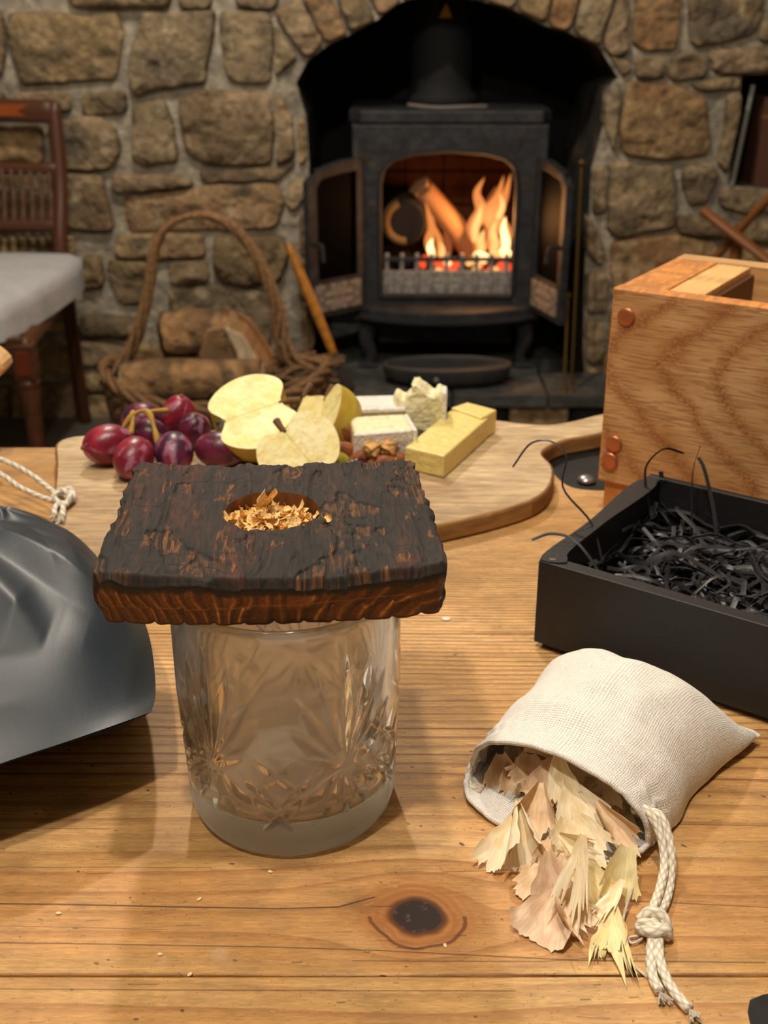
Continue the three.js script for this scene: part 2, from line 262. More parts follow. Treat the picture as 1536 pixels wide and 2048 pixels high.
S(-990,89,-829,89,-834,-14,-1002,-14);
S(-659,193,-580,193,-489,163,-303,159,-280,68,-497,40,-670,68);
S(-700,40,-498,23,-281,40,-284,-31,-706,-31);
S(-215,530,-184,536,-182,442,-213,429);
S(-231,423,-184,429,-184,326,-219,313);
S(-216,300,-185,313,-185,193,-215,179);
S(-256,163,-191,172,-192,40,-257,40);
S(-261,1002,-202,1029,-146,935,-185,898);
S(-192,1034,-126,1037,-88,955,-136,933);
S(-115,1039,-51,1047,-19,987,-78,957);
S(-42,1050,23,1066,38,1022,-9,990);
S(33,1082,95,1089,103,1037,45,1024);
S(104,1089,171,1089,169,1034,110,1037);
S(179,1087,244,1082,235,1024,176,1034);
S(252,1080,317,1068,301,1009,244,1022);
S(326,1066,394,1054,376,975,313,1005);
S(403,1052,456,1045,436,959,388,972);
S(465,1045,538,1045,509,928,448,953);
S(545,1040,564,1040,575,915,549,899,520,924);
S(535,904,582,891,588,873,568,860);
S(587,1045,690,1045,694,976,696,919,620,915,594,928);
S(713,1045,884,1045,885,993,873,952,826,938,730,925,718,981);
S(898,992,1015,1002,1024,940,887,937);
S(604,900,670,900,671,857,597,854);
S(682,900,757,910,773,864,713,851,686,853);
S(775,915,908,924,1026,932,1035,870,916,868,792,866);
S(738,839,785,853,847,857,855,830,764,827);
S(587,842,727,830,776,810,792,732,797,681,696,668,593,680,579,732);
S(828,814,858,821,857,732,850,642,821,656,828,745);
S(539,828,574,839,572,757,565,687,538,745);
S(555,656,710,649,725,579,730,505,590,479,566,499,562,573);
S(740,649,811,651,829,630,811,567,765,553,742,606);
S(836,589,916,593,1080,581,1086,544,908,537,848,554);
S(742,530,862,525,882,482,797,480,741,495);
S(894,517,1089,527,1098,467,894,472);
S(582,462,740,480,844,462,870,352,732,313,595,313);
S(877,448,1101,448,1118,339,891,339);
S(513,530,557,467,555,404,516,442);
S(517,639,546,646,557,542,525,536);
S(521,384,572,384,580,287,528,287);
S(593,293,746,297,757,193,592,193);
S(764,313,900,320,927,206,775,206);
S(530,260,573,260,582,152,535,152);
S(580,172,746,172,755,82,587,82);
S(765,179,944,182,972,68,777,68);
S(536,131,570,131,576,54,539,54);
S(543,40,758,54,766,-31,548,-31);
S(779,47,1163,47,1176,-31,787,-31);
S(940,313,1122,313,1141,193,949,193);
S(972,165,1145,165,1160,68,985,68);
// coursed stones of the same wall beyond the photograph's edges
{
  const R = rng(9);
  const course = (x0, x1, y0, y1) => { for (let y = y0; y < y1 - 0.04;) { const h = Math.min(y1 - y, 0.07 + R() * 0.09); for (let x = x0; x < x1 - 0.05;) { const w = Math.min(x1 - x, 0.14 + R() * 0.16); const a = x * 1000 + 8, b = (x + w) * 1000 - 8, c = y * 1000 + 8, d = (y + h) * 1000 - 8; S(a, d, b, d + 3, b + 2, c, a - 2, c - 2); x += w; } y += h; } };
  course(-2.0, -1.03, 0, 1.1); course(1.07, 2.0, 0, 1.1); course(-2.0, 2.0, 1.11, 1.7);
}
// the niche in the wall at the right
part(wall, 'niche_back', tf(new THREE.BoxGeometry(0.30, 0.34, 0.02), { p: [0.97, 0.72, -WALL_D - 0.26] }), sm({ color: C(38, 30, 24), roughness: 0.95 }));
{
  const bk = thing('book', 'tall dark brown book spine inside the wall niche at right', 'book', [0.955, 0.592, -2.985]);
  part(bk, 'cover', rbox(0.045, 0.215, 0.13, 0.004, [0, 0.1075, 0]), sm({ color: C(86, 52, 34), roughness: 0.7 }));
  part(bk, 'spine_band', rbox(0.047, 0.012, 0.02, 0.002, [0, 0.17, 0.057]), sm({ color: C(120, 84, 48), roughness: 0.6 }));
  const b2 = thing('book', 'red book standing low in the wall niche at far right', 'book', [1.003, 0.592, -2.972]);
  part(b2, 'cover', rbox(0.044, 0.125, 0.11, 0.004, [0, 0.0625, 0]), sm({ color: C(150, 42, 30), roughness: 0.6 }));
  part(b2, 'spine_label', rbox(0.03, 0.03, 0.004, 0.001, [0.004, 0.07, 0.055]), sm({ color: C(150, 160, 170), roughness: 0.6 }));
  one('metal_rod', 'thin pale grey rod leaning in the wall niche opening', 'rod', sweep([[0.869, 0.600, -2.90], [0.900, 0.835, -2.93]], 0.0065, 6, 10), sm({ color: C(138, 138, 132), roughness: 0.5, metalness: 0.3 }));
}
// hearth of slate slabs on a stone step
const HY = 0.12, hearth = struct('hearth');
{
  const slate = sm({ map: sized(texFromFn(256, 256, (u, v) => { const k = 1 + fbm(u * 16, v * 16, 4) * 0.45; return [70 * k, 70 * k, 68 * k]; }), 0.5), bumpMap: sized(bumpCoarse, 0.25), bumpScale: 0.002, roughness: 0.8 });
  const dark = sm({ map: sized(ironTex, 0.5), roughness: 0.9, color: 0x9a8c80 });
  for (const [x0, x1] of [[-0.21, 0.17], [0.176, 0.41], [0.416, 0.90]]) { const f = x0 < 0 ? 2.70 : 2.70; part(hearth, numbered('slab'), plate([[x0, f], [x1, f], [x1, x1 > 0.6 ? 2.895 : 3.0], [x0, x1 > 0.6 ? 2.895 : 3.0]], HY - 0.035, HY, 0.004), slate); }
  part(hearth, numbered('slab'), plate([[-0.18, 3.006], [0.51, 3.006], [0.51, 3.41], [-0.18, 3.41]], HY - 0.035, HY, 0.004), slate);
  for (let i = 0, x = -0.2; x < 0.86; i++) { const w = [0.22, 0.30, 0.16, 0.26, 0.2][i % 5], e = Math.min(x + w - 0.008, 0.88); part(hearth, numbered('step_stone'), rbox(e - x, HY - 0.04, 0.15, 0.008, [(x + e) / 2, (HY - 0.04) / 2, -2.795]), i % 2 ? dark : stoneMats[i % 9]); x += w; }
}

// ---------- the stove and its fire ----------
const stove = thing('wood_stove', 'black cast-iron wood stove with open doors burning in the stone fireplace', 'stove', [0.166, HY, -3.12]);
const sp = (n, g, m = ironMat, l) => part(stove, n, local(stove, g), m, l);
{
  const FZ = -2.95, X0 = -0.080, X1 = 0.412;
  sp('top_plate', plate(poly([[-0.058, FZ * -1 - 0.005], [-0.088, 2.985], [-0.088, 3.32], [0.421, 3.32], [0.421, 2.985], [0.395, 2.945]].map((p) => p)), 0.744, 0.776, 0.006));
  // front with an arched opening
  const arch = [[0.0, 0.312], [0.352, 0.312], [0.352, 0.60], [0.343, 0.640], [0.318, 0.663], [0.27, 0.675], [0.176, 0.682], [0.085, 0.674], [0.034, 0.660], [0.008, 0.636], [0.0, 0.60]].map(([x, y]) => [x - 0.012, y]);
  const f = poly([[X0, 0.245], [X1, 0.245], [X1, 0.742], [X0, 0.742]]); f.holes.push(poly(arch));
  sp('front_frame', new THREE.ExtrudeGeometry(f, { depth: 0.022, bevelEnabled: true, bevelThickness: 0.004, bevelSize: 0.004, bevelOffset: -0.004, bevelSegments: 2 }).translate(0, 0, FZ - 0.022));
  const rim = arch.map(([x, y]) => V(x, y, FZ + 0.004)); rim.push(rim[0].clone());
  const lip = new THREE.CurvePath(); for (let i = 0; i < rim.length - 1; i++) lip.add(new THREE.LineCurve3(rim[i], rim[i + 1]));
  sp('opening_rim', new THREE.TubeGeometry(lip, 90, 0.0075, 8, false));
  for (const x of [X0 + 0.008, X1 - 0.008]) sp('side_panel', rbox(0.016, 0.50, 0.33, 0.004, [x, 0.494, -3.135]));
  sp('back_panel', rbox(0.48, 0.5, 0.016, 0.004, [0.166, 0.494, -3.30]));
  sp('firebox_floor', rbox(0.47, 0.02, 0.31, 0.004, [0.166, 0.30, -3.135]));
  sp('baffle', rbox(0.47, 0.012, 0.2, 0.004, [0.166, 0.715, -3.19]));
  const brick = sm({ map: sized(texFromFn(256, 256, (u, v) => { const k = 1 + fbm(u * 12, v * 12, 4) * 0.5; return [86 * k, 52 * k, 34 * k]; }), 0.4), roughness: 0.95 });
  for (let r = 0; r < 4; r++) for (let c = 0; c < 4; c++) sp('fire_brick', rbox(0.104, 0.088, 0.02, 0.003, [0.006 + c * 0.107 + 0.0, 0.36 + r * 0.092, -3.285]), brick);
  for (const x of [-0.055, 0.388]) sp('side_lining', rbox(0.02, 0.37, 0.28, 0.003, [x, 0.50, -3.13]), brick);
  // ash lip: a shelf that bows forward, and the ash box behind it
  const lipO = []; for (let i = 0; i <= 20; i++) { const u = i / 20; lipO.push([mix(-0.062, 0.392, u), 2.93 - 0.075 * Math.sin(Math.PI * u) ** 0.7]); } lipO.push([0.392, 2.97], [-0.062, 2.97]);
  sp('ash_lip', plate(lipO, 0.262, 0.290, 0.006));
  sp('lip_bead', sweep(Array.from({ length: 13 }, (_, i) => [mix(-0.062, 0.392, i / 12), 0.262, -(2.928 - 0.075 * Math.sin(Math.PI * i / 12) ** 0.7)]), 0.008, 40, 8));
  sp('ash_box', rbox(0.36, 0.085, 0.28, 0.005, [0.166, 0.215, -3.13]));
  for (const x of [-0.035, 0.367]) for (const z of [-2.955, -3.26]) sp('leg', merge([sweep([[x, 0.25, z], [x - (x < 0.1 ? 0.012 : -0.012), 0.20, z + 0.006], [x, 0.15, z], [x - (x < 0.1 ? 0.008 : -0.008), 0.121, z + 0.006]], (t) => 0.026 - 0.012 * t, 14, 10), rbox(0.05, 0.012, 0.05, 0.003, [x - (x < 0.1 ? 0.008 : -0.008), 0.127, z + 0.006])]));
  const pipe = [[0.001, 0.776], [0.088, 0.776], [0.094, 0.784], [0.094, 0.800], [0.082, 0.806], [0.078, 0.835], [0.078, 1.55], [0.001, 1.55]].map((p) => new THREE.Vector2(...p));
  sp('flue_pipe', tf(new THREE.LatheGeometry(pipe, 40), { p: [0.150, 0, -3.14] }), sm({ color: C(20, 20, 22), roughness: 0.8 }));
  sp('flue_plate', sweep([[0.06, 0.783, -3.02], [0.13, 0.778, -3.0], [0.21, 0.780, -3.0], [0.26, 0.779, -3.02]], 0.005, 16, 6), sm({ color: C(120, 112, 104), roughness: 0.6 }));
  sp('warning_tag', new THREE.ExtrudeGeometry(poly([[-0.016, 0], [0.016, 0], [0.001, 0.034]]), { depth: 0.002, bevelEnabled: false }).translate(0.153, 0.985, -3.058), sm({ color: C(196, 150, 20), roughness: 0.5 }), 'small yellow triangle tag on the flue pipe');
  // the two glazed doors, standing open
  const glassMat = pm({ color: 0x1a120e, transmission: 1, roughness: 0.5, specularIntensity: 0.12, thickness: 0, ior: 1.5 });
  const door = (hx, turn, sgn) => {
    const d = new THREE.Group(); d.name = 'door'; d.position.set(hx - stove.position.x, 0.28 - HY, FZ + 0.006 - stove.position.z); d.rotation.y = turn; stove.add(d);
    const W = 0.185, H = 0.385, o = poly([[0, 0], [sgn * W, 0], [sgn * W, H * 0.88], [sgn * W * 0.8, H * 0.955], [sgn * W * 0.35, H], [0, H]]); o.holes.push(poly([[0.022, 0.095], [W - 0.026, 0.095], [W - 0.026, H * 0.84], [W * 0.78, H * 0.90], [W * 0.4, H - 0.028], [0.022, H - 0.026]].map(([x, y]) => [x * sgn, y])));
    part(d, 'door_frame', new THREE.ExtrudeGeometry(o, { depth: 0.014, bevelEnabled: true, bevelThickness: 0.003, bevelSize: 0.003, bevelOffset: -0.003, bevelSegments: 2 }).translate(0, 0, -0.007), ironMat);
    part(d, 'pane', tf(new THREE.BoxGeometry(W - 0.04, H - 0.11, 0.003), { p: [sgn * W / 2, 0.095 + (H - 0.12) / 2, 0] }), glassMat);
    part(d, 'ash_panel', rbox(W - 0.03, 0.07, 0.008, 0.003, [sgn * W / 2, 0.05, 0.010]), sm({ map: sized(texFromFn(128, 128, (u, v) => { const k = 1 + fbm(u * 12, v * 12, 4) * 0.6; return [122 * k, 114 * k, 106 * k]; }), 0.12), roughness: 0.85 }));
    part(d, 'handle', sweep([[sgn * W * 0.9, 0.19, 0.01], [sgn * W * 0.9, 0.19, 0.035], [sgn * W * 0.9, 0.15, 0.042]], 0.006, 10, 8), ironMat);
    return d;
  };
  door(-0.056, 0.74, -1); door(0.392, -1.28, 1);
  // fret and grate bars in front of the fire
  const ashMat = sm({ map: sized(texFromFn(256, 256, (u, v) => { const k = 1 + fbm(u * 26, v * 26, 4) * 0.4; return [150 * k, 144 * k, 138 * k]; }), 0.2), roughness: 0.9 });
  sp('fret', rbox(0.345, 0.062, 0.012, 0.004, [0.164, 0.343, -2.975]), ashMat, 'ash-grey fire fret');
  for (let i = 0; i < 9; i++) sp('grate_bar', rbox(0.011, 0.112, 0.012, 0.004, [0.008 + i * 0.0392, 0.365, -2.968]), ashMat);
  sp('grate_rail', rbox(0.34, 0.012, 0.012, 0.004, [0.164, 0.405, -2.968]), ironMat);
}
{
  // logs in the fire
  const tan = sm({ map: sized(texFromFn(256, 256, (u, v) => { const k = 1 + fbm(u * 3, v * 40, 4) * 0.25; return [176 * k, 128 * k, 84 * k]; }), 0.2), roughness: 0.9 });
  const bark = sm({ map: sized(texFromFn(256, 256, (u, v) => { const k = 1 + fbm(u * 20, v * 8, 4) * 0.5; return [84 * k, 66 * k, 50 * k]; }), 0.2), bumpMap: sized(bumpCoarse, 0.1), bumpScale: 0.003, roughness: 0.95 });
  const l1 = thing('split_log', 'pale split log lying diagonally across the stove fire', 'log', [0.2, 0.36, -3.10]);
  part(l1, 'wood', local(l1, sweep([[0.095, 0.575, -3.06], [0.16, 0.50, -3.075], [0.255, 0.385, -3.09]], (t) => 0.040 + 0.008 * t, 14, 5, 0.8)), tan);
  part(l1, 'end_face', local(l1, sweep([[0.090, 0.581, -3.058], [0.096, 0.574, -3.06]], 0.039, 2, 5, 0.8)), sm({ color: C(196, 150, 104), roughness: 0.9 }), 'sawn end');
  const l2 = thing('fire_log', 'round log with a bright bark ring, left in the stove fire', 'log', [0.06, 0.36, -3.12]);
  part(l2, 'bark', local(l2, sweep([[0.055, 0.49, -3.04], [0.075, 0.487, -3.27]], 0.062, 8, 18)), bark);
  part(l2, 'end_ring', local(l2, new THREE.TorusGeometry(0.050, 0.012, 8, 28, 2.9).rotateZ(1.9).applyMatrix4(new THREE.Matrix4().makeTranslation(0.055, 0.49, -3.036))), sm({ color: C(150, 112, 66), roughness: 0.9 }), 'pale ring of sapwood');
  part(l2, 'heartwood', local(l2, tf(new THREE.CylinderGeometry(0.05, 0.05, 0.012, 24), { r: [Math.PI / 2, 0, 0], p: [0.056, 0.49, -3.038] })), sm({ color: C(40, 30, 24), roughness: 0.95 }), 'charred heart of the log');
  const l3 = thing('charred_log', 'charred log glowing low at the back of the fire', 'log', [0.2, 0.34, -3.16]);
  part(l3, 'charcoal', local(l3, sweep([[-0.03, 0.385, -3.17], [0.15, 0.40, -3.18], [0.35, 0.385, -3.17]], 0.05, 12, 12)), sm({ color: C(30, 24, 22), roughness: 0.97, bumpMap: sized(bumpCoarse, 0.1), bumpScale: 0.004 }));
  // embers and flames
  const R = rng(4), fire = thing('fire', 'orange flames and red embers burning at the right of the stove', 'fire', [0.2, 0.315, -3.06]);
  const em = (r, g, b, k) => sm({ color: 0x000000, emissive: new THREE.Color(r, g, b), emissiveIntensity: k, roughness: 1 });
  const red = em(1, 0.09, 0.03, 1.1), hot = em(1, 0.46, 0.14, 1.4), white = em(1, 0.64, 0.26, 2.6), orange = em(1, 0.31, 0.07, 0.80), deep = em(1, 0.22, 0.06, 0.26);
  const coal = sm({ color: C(34, 28, 26), roughness: 1 });
  const ember = (x, y, z, r, m) => part(fire, numbered('ember'), local(fire, tf(new THREE.DodecahedronGeometry(r, 1), { p: [x, y, z], s: [1.1, 0.85, 1], r: [R() * 3, R() * 3, 0] })), m);
  for (let i = 0; i < 34; i++) { const x = 0.005 + R() * 0.33; ember(x, 0.325 + R() * 0.06, -2.99 - R() * 0.10, 0.012 + R() * 0.012, x > 0.08 && R() < 0.5 ? (R() < 0.4 ? hot : red) : coal); }
  for (const [x, y, r, m] of [[0.103, 0.385, 0.008, red], [0.105, 0.40, 0.010, red], [0.145, 0.37, 0.011, hot], [0.142, 0.39, 0.010, red], [0.165, 0.372, 0.010, red], [0.168, 0.392, 0.010, white], [0.225, 0.392, 0.009, hot], [0.250, 0.41, 0.014, white], [0.263, 0.405, 0.015, white], [0.300, 0.412, 0.014, hot], [0.318, 0.417, 0.016, white], [0.243, 0.372, 0.010, hot], [0.295, 0.372, 0.010, hot]]) ember(x, y, -2.985, r, m);
  const flame = (pts, r, m) => part(fire, numbered('flame'), local(fire, sweep(pts, (t) => r * Math.pow(Math.sin(Math.PI * Math.min(1, 0.12 + t * 0.88)), 0.8) * (1 - 0.45 * t), 22, 10, 0.55, [0, 0, 1])), m);
  flame([[0.130, 0.40, -3.02], [0.118, 0.44, -3.02], [0.126, 0.475, -3.02], [0.117, 0.515, -3.02], [0.108, 0.545, -3.02]], 0.014, orange);
  flame([[0.148, 0.40, -3.02], [0.146, 0.445, -3.02], [0.132, 0.48, -3.02], [0.128, 0.51, -3.02]], 0.011, orange);
  flame([[0.130, 0.405, -3.0], [0.122, 0.43, -3.0], [0.128, 0.455, -3.0]], 0.012, white);
  flame([[0.152, 0.40, -3.0], [0.154, 0.425, -3.0], [0.148, 0.445, -3.0]], 0.010, hot);
  flame([[0.25, 0.43, -3.03], [0.236, 0.475, -3.03], [0.256, 0.52, -3.03], [0.243, 0.565, -3.03], [0.262, 0.605, -3.03]], 0.022, orange);
  flame([[0.242, 0.44, -3.02], [0.240, 0.475, -3.02], [0.250, 0.51, -3.02], [0.256, 0.54, -3.02]], 0.012, hot);
  flame([[0.275, 0.42, -3.03], [0.290, 0.47, -3.03], [0.272, 0.51, -3.03], [0.297, 0.555, -3.03], [0.312, 0.61, -3.03]], 0.020, orange);
  flame([[0.31, 0.41, -3.03], [0.325, 0.46, -3.03], [0.300, 0.505, -3.03], [0.318, 0.56, -3.03], [0.330, 0.615, -3.03]], 0.020, orange);
  flame([[0.318, 0.41, -3.0], [0.322, 0.44, -3.0], [0.314, 0.48, -3.0], [0.318, 0.51, -3.0]], 0.014, white);
  flame([[0.285, 0.41, -3.0], [0.293, 0.44, -3.0], [0.286, 0.47, -3.0], [0.296, 0.50, -3.0]], 0.013, hot);
  flame([[0.300, 0.50, -3.02], [0.311, 0.535, -3.02], [0.302, 0.565, -3.02]], 0.010, hot);
  flame([[0.262, 0.41, -3.01], [0.256, 0.44, -3.01], [0.264, 0.475, -3.01]], 0.013, hot);
  flame([[0.23, 0.40, -3.04], [0.222, 0.45, -3.04], [0.236, 0.49, -3.04]], 0.02, deep);
  flame([[0.288, 0.44, -3.06], [0.281, 0.52, -3.06], [0.296, 0.58, -3.06]], 0.026, deep);
  flame([[0.160, 0.39, -3.03], [0.168, 0.43, -3.03], [0.160, 0.47, -3.03]], 0.018, deep);
  const L = new THREE.PointLight(new THREE.Color(1, 0.42, 0.14), FIRE_POWER, 0, 2); L.position.set(0.28, 0.50, -3.0); L.shadow.radius = 2.5; scene.add(L);
}

// ---------- things by the hearth ----------
{
  const darkWood = sm({ map: sized(texFromFn(256, 256, (u, v) => { const k = 1 + fbm(u * 4, v * 50, 4) * 0.35; return [84 * k, 48 * k, 28 * k]; }), 0.3), roughness: 0.42 });
  const fabric = sm({ map: sized(texFromFn(256, 256, (u, v) => { const k = 1 + 0.06 * vn(u * 90, v * 90) + 0.05 * fbm(u * 8, v * 8, 3); return [188 * k, 190 * k, 194 * k]; }), 0.25), roughness: 0.95 });
  const ch = thing('dining_chair', 'dark mahogany dining chair with pale grey upholstered seat, left of the fireplace', 'chair', [-0.98, 0, -2.5]);
  const w = (n, g, m = darkWood, l) => part(ch, n, local(ch, g), m, l);
  const CX = -0.985, mir = (x, s) => (s > 0 ? x : 2 * CX - x);
  for (const s of [1, -1]) {
    w('rear_leg', sweep([[mir(-0.783, s), 0.80, -2.83], [mir(-0.780, s), 0.62, -2.80], [mir(-0.785, s), 0.47, -2.755], [mir(-0.782, s), 0.33, -2.755], [mir(-0.788, s), 0.15, -2.79], [mir(-0.795, s), 0.0, -2.835]], (t) => 0.0185 - 0.003 * Math.abs(t - 0.5), 40, 10));
    const fx = mir(-0.733, s);
    w('front_leg', merge([rbox(0.042, 0.075, 0.042, 0.003, [fx, 0.345, -2.23]), tf(new THREE.LatheGeometry([[0.0, 0], [0.010, 0], [0.011, 0.012], [0.014, 0.06], [0.019, 0.27], [0.023, 0.285], [0.018, 0.292], [0.024, 0.30], [0.020, 0.308], [0.0, 0.308]].map((p) => new THREE.Vector2(...p)), 20), { p: [fx, 0, -2.23] })]));
    w('leg_inlay', rbox(0.026, 0.05, 0.004, 0.001, [fx, 0.345, -2.2085]), sm({ color: C(104, 44, 20), roughness: 0.4 }));
    w('side_rail', sweep([[fx, 0.375, -2.23], [mir(-0.775, s), 0.385, -2.75]], 0.022, 8, 4));
  }
  w('front_rail', rbox(0.50, 0.05, 0.025, 0.003, [CX, 0.372, -2.225]));
  w('back_rail', rbox(0.40, 0.05, 0.025, 0.003, [CX, 0.40, -2.752]));
  const seat = spline([[-0.80, 2.178], [-0.768, 2.20], [-0.742, 2.30], [-0.722, 2.48], [-0.716, 2.66], [-0.735, 2.73], [-0.80, 2.745], [-1.17, 2.745], [-1.235, 2.73], [-1.254, 2.66], [-1.248, 2.48], [-1.228, 2.30], [-1.202, 2.20], [-1.17, 2.178], [-0.985, 2.172]], 90), cx = CX, cd = 2.46;
  w('seat_pad', merge([grid(90, 8, (u, v) => { const p = seat[Math.round(u * 90) % 90], s = Math.cos(Math.max(0, v - 0.35) / 0.65 * Math.PI / 2), y = v < 0.35 ? mix(0.392, 0.452, v / 0.35) : 0.452 + 0.030 * Math.sin((v - 0.35) / 0.65 * Math.PI / 2) ** 0.6; return [cx + (p[0] - cx) * s, y, -(cd + (p[1] - cd) * s)]; }, (u, v) => [u * 2.0, v * 0.35])]), fabric, 'pale grey upholstery');
  const bz = (y) => -2.76 - (y - 0.47) * 0.21;
  w('top_rail', sweep([[-1.19, 0.782, bz(0.782)], [CX, 0.785, bz(0.785) - 0.012], [-0.785, 0.782, bz(0.782)]], 0.028, 16, 10, 0.5, [0, 0, 1]));
  w('rail_inlay', rbox(0.26, 0.026, 0.004, 0.001, [CX + 0.02, 0.785, bz(0.785) + 0.006]), sm({ color: C(150, 74, 26), roughness: 0.35 }), 'reddish veneer panel');
  for (const y of [0.655, 0.525]) w('cross_rail', sweep([[-1.19, y, bz(y)], [CX, y, bz(y) - 0.01], [-0.785, y, bz(y)]], 0.015, 12, 8, 0.7, [0, 0, 1]));
  for (let i = 0; i < 17; i++) { const x = -1.165 + i * 0.0225; w('spindle', sweep([[x, 0.525, bz(0.525)], [x + 0.003, 0.59, bz(0.59)], [x, 0.655, bz(0.655)]], (t) => 0.0045 + 0.003 * Math.sin(t * Math.PI * 3) ** 2, 14, 6), sm({ color: C(92, 62, 44), roughness: 0.6 })); }
}
{
  // wicker basket with logs
  const wick = (r, g, b) => sm({ map: sized(texFromFn(64, 256, (u, v) => { const k = 1 + fbm(u * 6, v * 30, 3) * 0.4; return [r * k, g * k, b * k]; }), 1, 3), roughness: 0.75 });
  const W1 = wick(134, 100, 66), W2 = wick(100, 76, 52), BX = -0.385, BZ = -2.5, A = 0.255, B = 0.175;
  const bk = thing('log_basket', 'brown wicker log basket with a tall arched handle', 'basket', [BX, 0, BZ]);
  const w = (n, g, m = W1) => part(bk, n, local(bk, g), m);
  const prof = (y) => 0.80 + 0.20 * Math.pow(clamp(y / 0.2), 0.6), rimY = (a) => 0.20 + 0.045 * Math.abs(Math.cos(a)) ** 3;
  for (let r = 0; r < 15; r++) { const pts = []; for (let i = 0; i <= 72; i++) { const a = i / 72 * Math.PI * 2, y = (0.012 + r * 0.0132) * rimY(a) / 0.2, k = prof(y), o = 1 + 0.020 * Math.cos(i * Math.PI + r * Math.PI); pts.push([BX + Math.cos(a) * A * k * o, y, BZ + Math.sin(a) * B * k * o]); } w('woven_row', sweep(pts, 0.0072, 150, 5), r % 3 ? W1 : W2); }
  for (let i = 0; i < 36; i++) { const a = i / 36 * Math.PI * 2; w('stake', sweep([0, 0.08, 0.16, 1].map((y) => { const Y = y === 1 ? rimY(a) + 0.005 : y; return [BX + Math.cos(a) * A * prof(Y), Y, BZ + Math.sin(a) * B * prof(Y)]; }), 0.006, 8, 5), W2); }
  for (let k = 0; k < 3; k++) { const pts = []; for (let i = 0; i <= 60; i++) { const a = i / 60 * Math.PI * 2, q = a * 9 + k * 2.1; pts.push([BX + Math.cos(a) * (A + 0.008 * Math.cos(q)), rimY(a) + 0.012 + 0.009 * Math.sin(q), BZ + Math.sin(a) * (B + 0.008 * Math.cos(q))]); } w('rim_strand', sweep(pts, 0.0075, 160, 6)); }
  w('base', plate(spline(Array.from({ length: 24 }, (_, i) => [BX + Math.cos(i * Math.PI / 12) * A * 0.8, 2.5 + Math.sin(i * Math.PI / 12) * B * 0.8]), 40), 0.002, 0.02, 0.002), W2);
  const arch = [[-0.640, 0.215], [-0.585, 0.285], [-0.552, 0.36], [-0.527, 0.44], [-0.508, 0.52], [-0.470, 0.572], [-0.408, 0.592], [-0.345, 0.575], [-0.296, 0.522], [-0.262, 0.45], [-0.240, 0.37], [-0.236, 0.31], [-0.215, 0.265], [-0.15, 0.25]];
  const ac = new THREE.CatmullRomCurve3(arch.map(([x, y]) => V(x, y, BZ - 0.02)));
  for (let k = 0; k < 5; k++) { const pts = []; for (let i = 0; i <= 48; i++) { const t = i / 48, p = ac.getPointAt(t), q = t * 17 + k * 1.257, s = 0.0070 + 0.016 * Math.abs(t - 0.5) ** 3 * 8; pts.push([p.x + Math.cos(q) * s, p.y + Math.cos(q) * s * 0.4, p.z + Math.sin(q) * s]); } w('handle_strand', sweep(pts, 0.0062, 90, 6)); }
  for (let i = 0; i < 30; i++) { const R = rng(i + 60), x = -0.28 + R() * 0.12, z = BZ + (R() - 0.6) * 0.16; w('cane_end', sweep([[x - 0.05, 0.20 + R() * 0.03, z + 0.05], [x + 0.02, 0.235 + R() * 0.03, z], [x + 0.06 + R() * 0.03, 0.22 + R() * 0.04, z - 0.03]], 0.0036, 8, 5), i % 2 ? W1 : W2); }
  const barkTex = texFromFn(256, 256, (u, v) => { const k = 1 + fbm(u * 8, v * 14, 4) * 0.42, m = ss(0.1, 0.4, fbm(u * 5 + 8, v * 9, 4)); return mix3([150 * k, 116 * k, 80 * k], [104 * k, 84 * k, 62 * k], m); });
  const bark = sm({ map: sized(barkTex, 1, 12), bumpMap: sized(bumpCoarse, 1, 12), bumpScale: 0.012, roughness: 0.95 }), cut = sm({ map: sized(texFromFn(128, 128, (u, v) => { const k = 1 + fbm(u * 20, v * 6, 3) * 0.18; return [206 * k, 184 * k, 152 * k]; }), 0.2), roughness: 0.9 });
  const log = (label, a, b, r, n, sq = 1) => { const t = thing('firewood_log', label, 'log', [(a[0] + b[0]) / 2, Math.min(a[1], b[1]) - r, (a[2] + b[2]) / 2]); const d = V(b[0] - a[0], b[1] - a[1], b[2] - a[2]).normalize(); part(t, 'bark', local(t, sweep([a, [(a[0] + b[0]) / 2, (a[1] + b[1]) / 2 + 0.006, (a[2] + b[2]) / 2], b], (q) => r * (1 + 0.04 * Math.sin(q * 7)), 12, n, sq)), bark); for (const [e, s] of [[a, -1], [b, 1]]) part(t, 'cut_end', local(t, sweep([[e[0] + d.x * s * 0.001, e[1] + d.y * s * 0.001, e[2] + d.z * s * 0.001], [e[0] + d.x * s * 0.004, e[1] + d.y * s * 0.004, e[2] + d.z * s * 0.004]], r * 0.93, 2, n, sq)), cut, 'pale sawn end'); };
  log('thick round log lying across the front of the wicker basket', [-0.585, 0.235, -2.43], [-0.275, 0.235, -2.45], 0.048, 22);
  log('split log behind the round one, its pale side facing right', [-0.510, 0.305, -2.575], [-0.352, 0.318, -2.555], 0.058, 7);
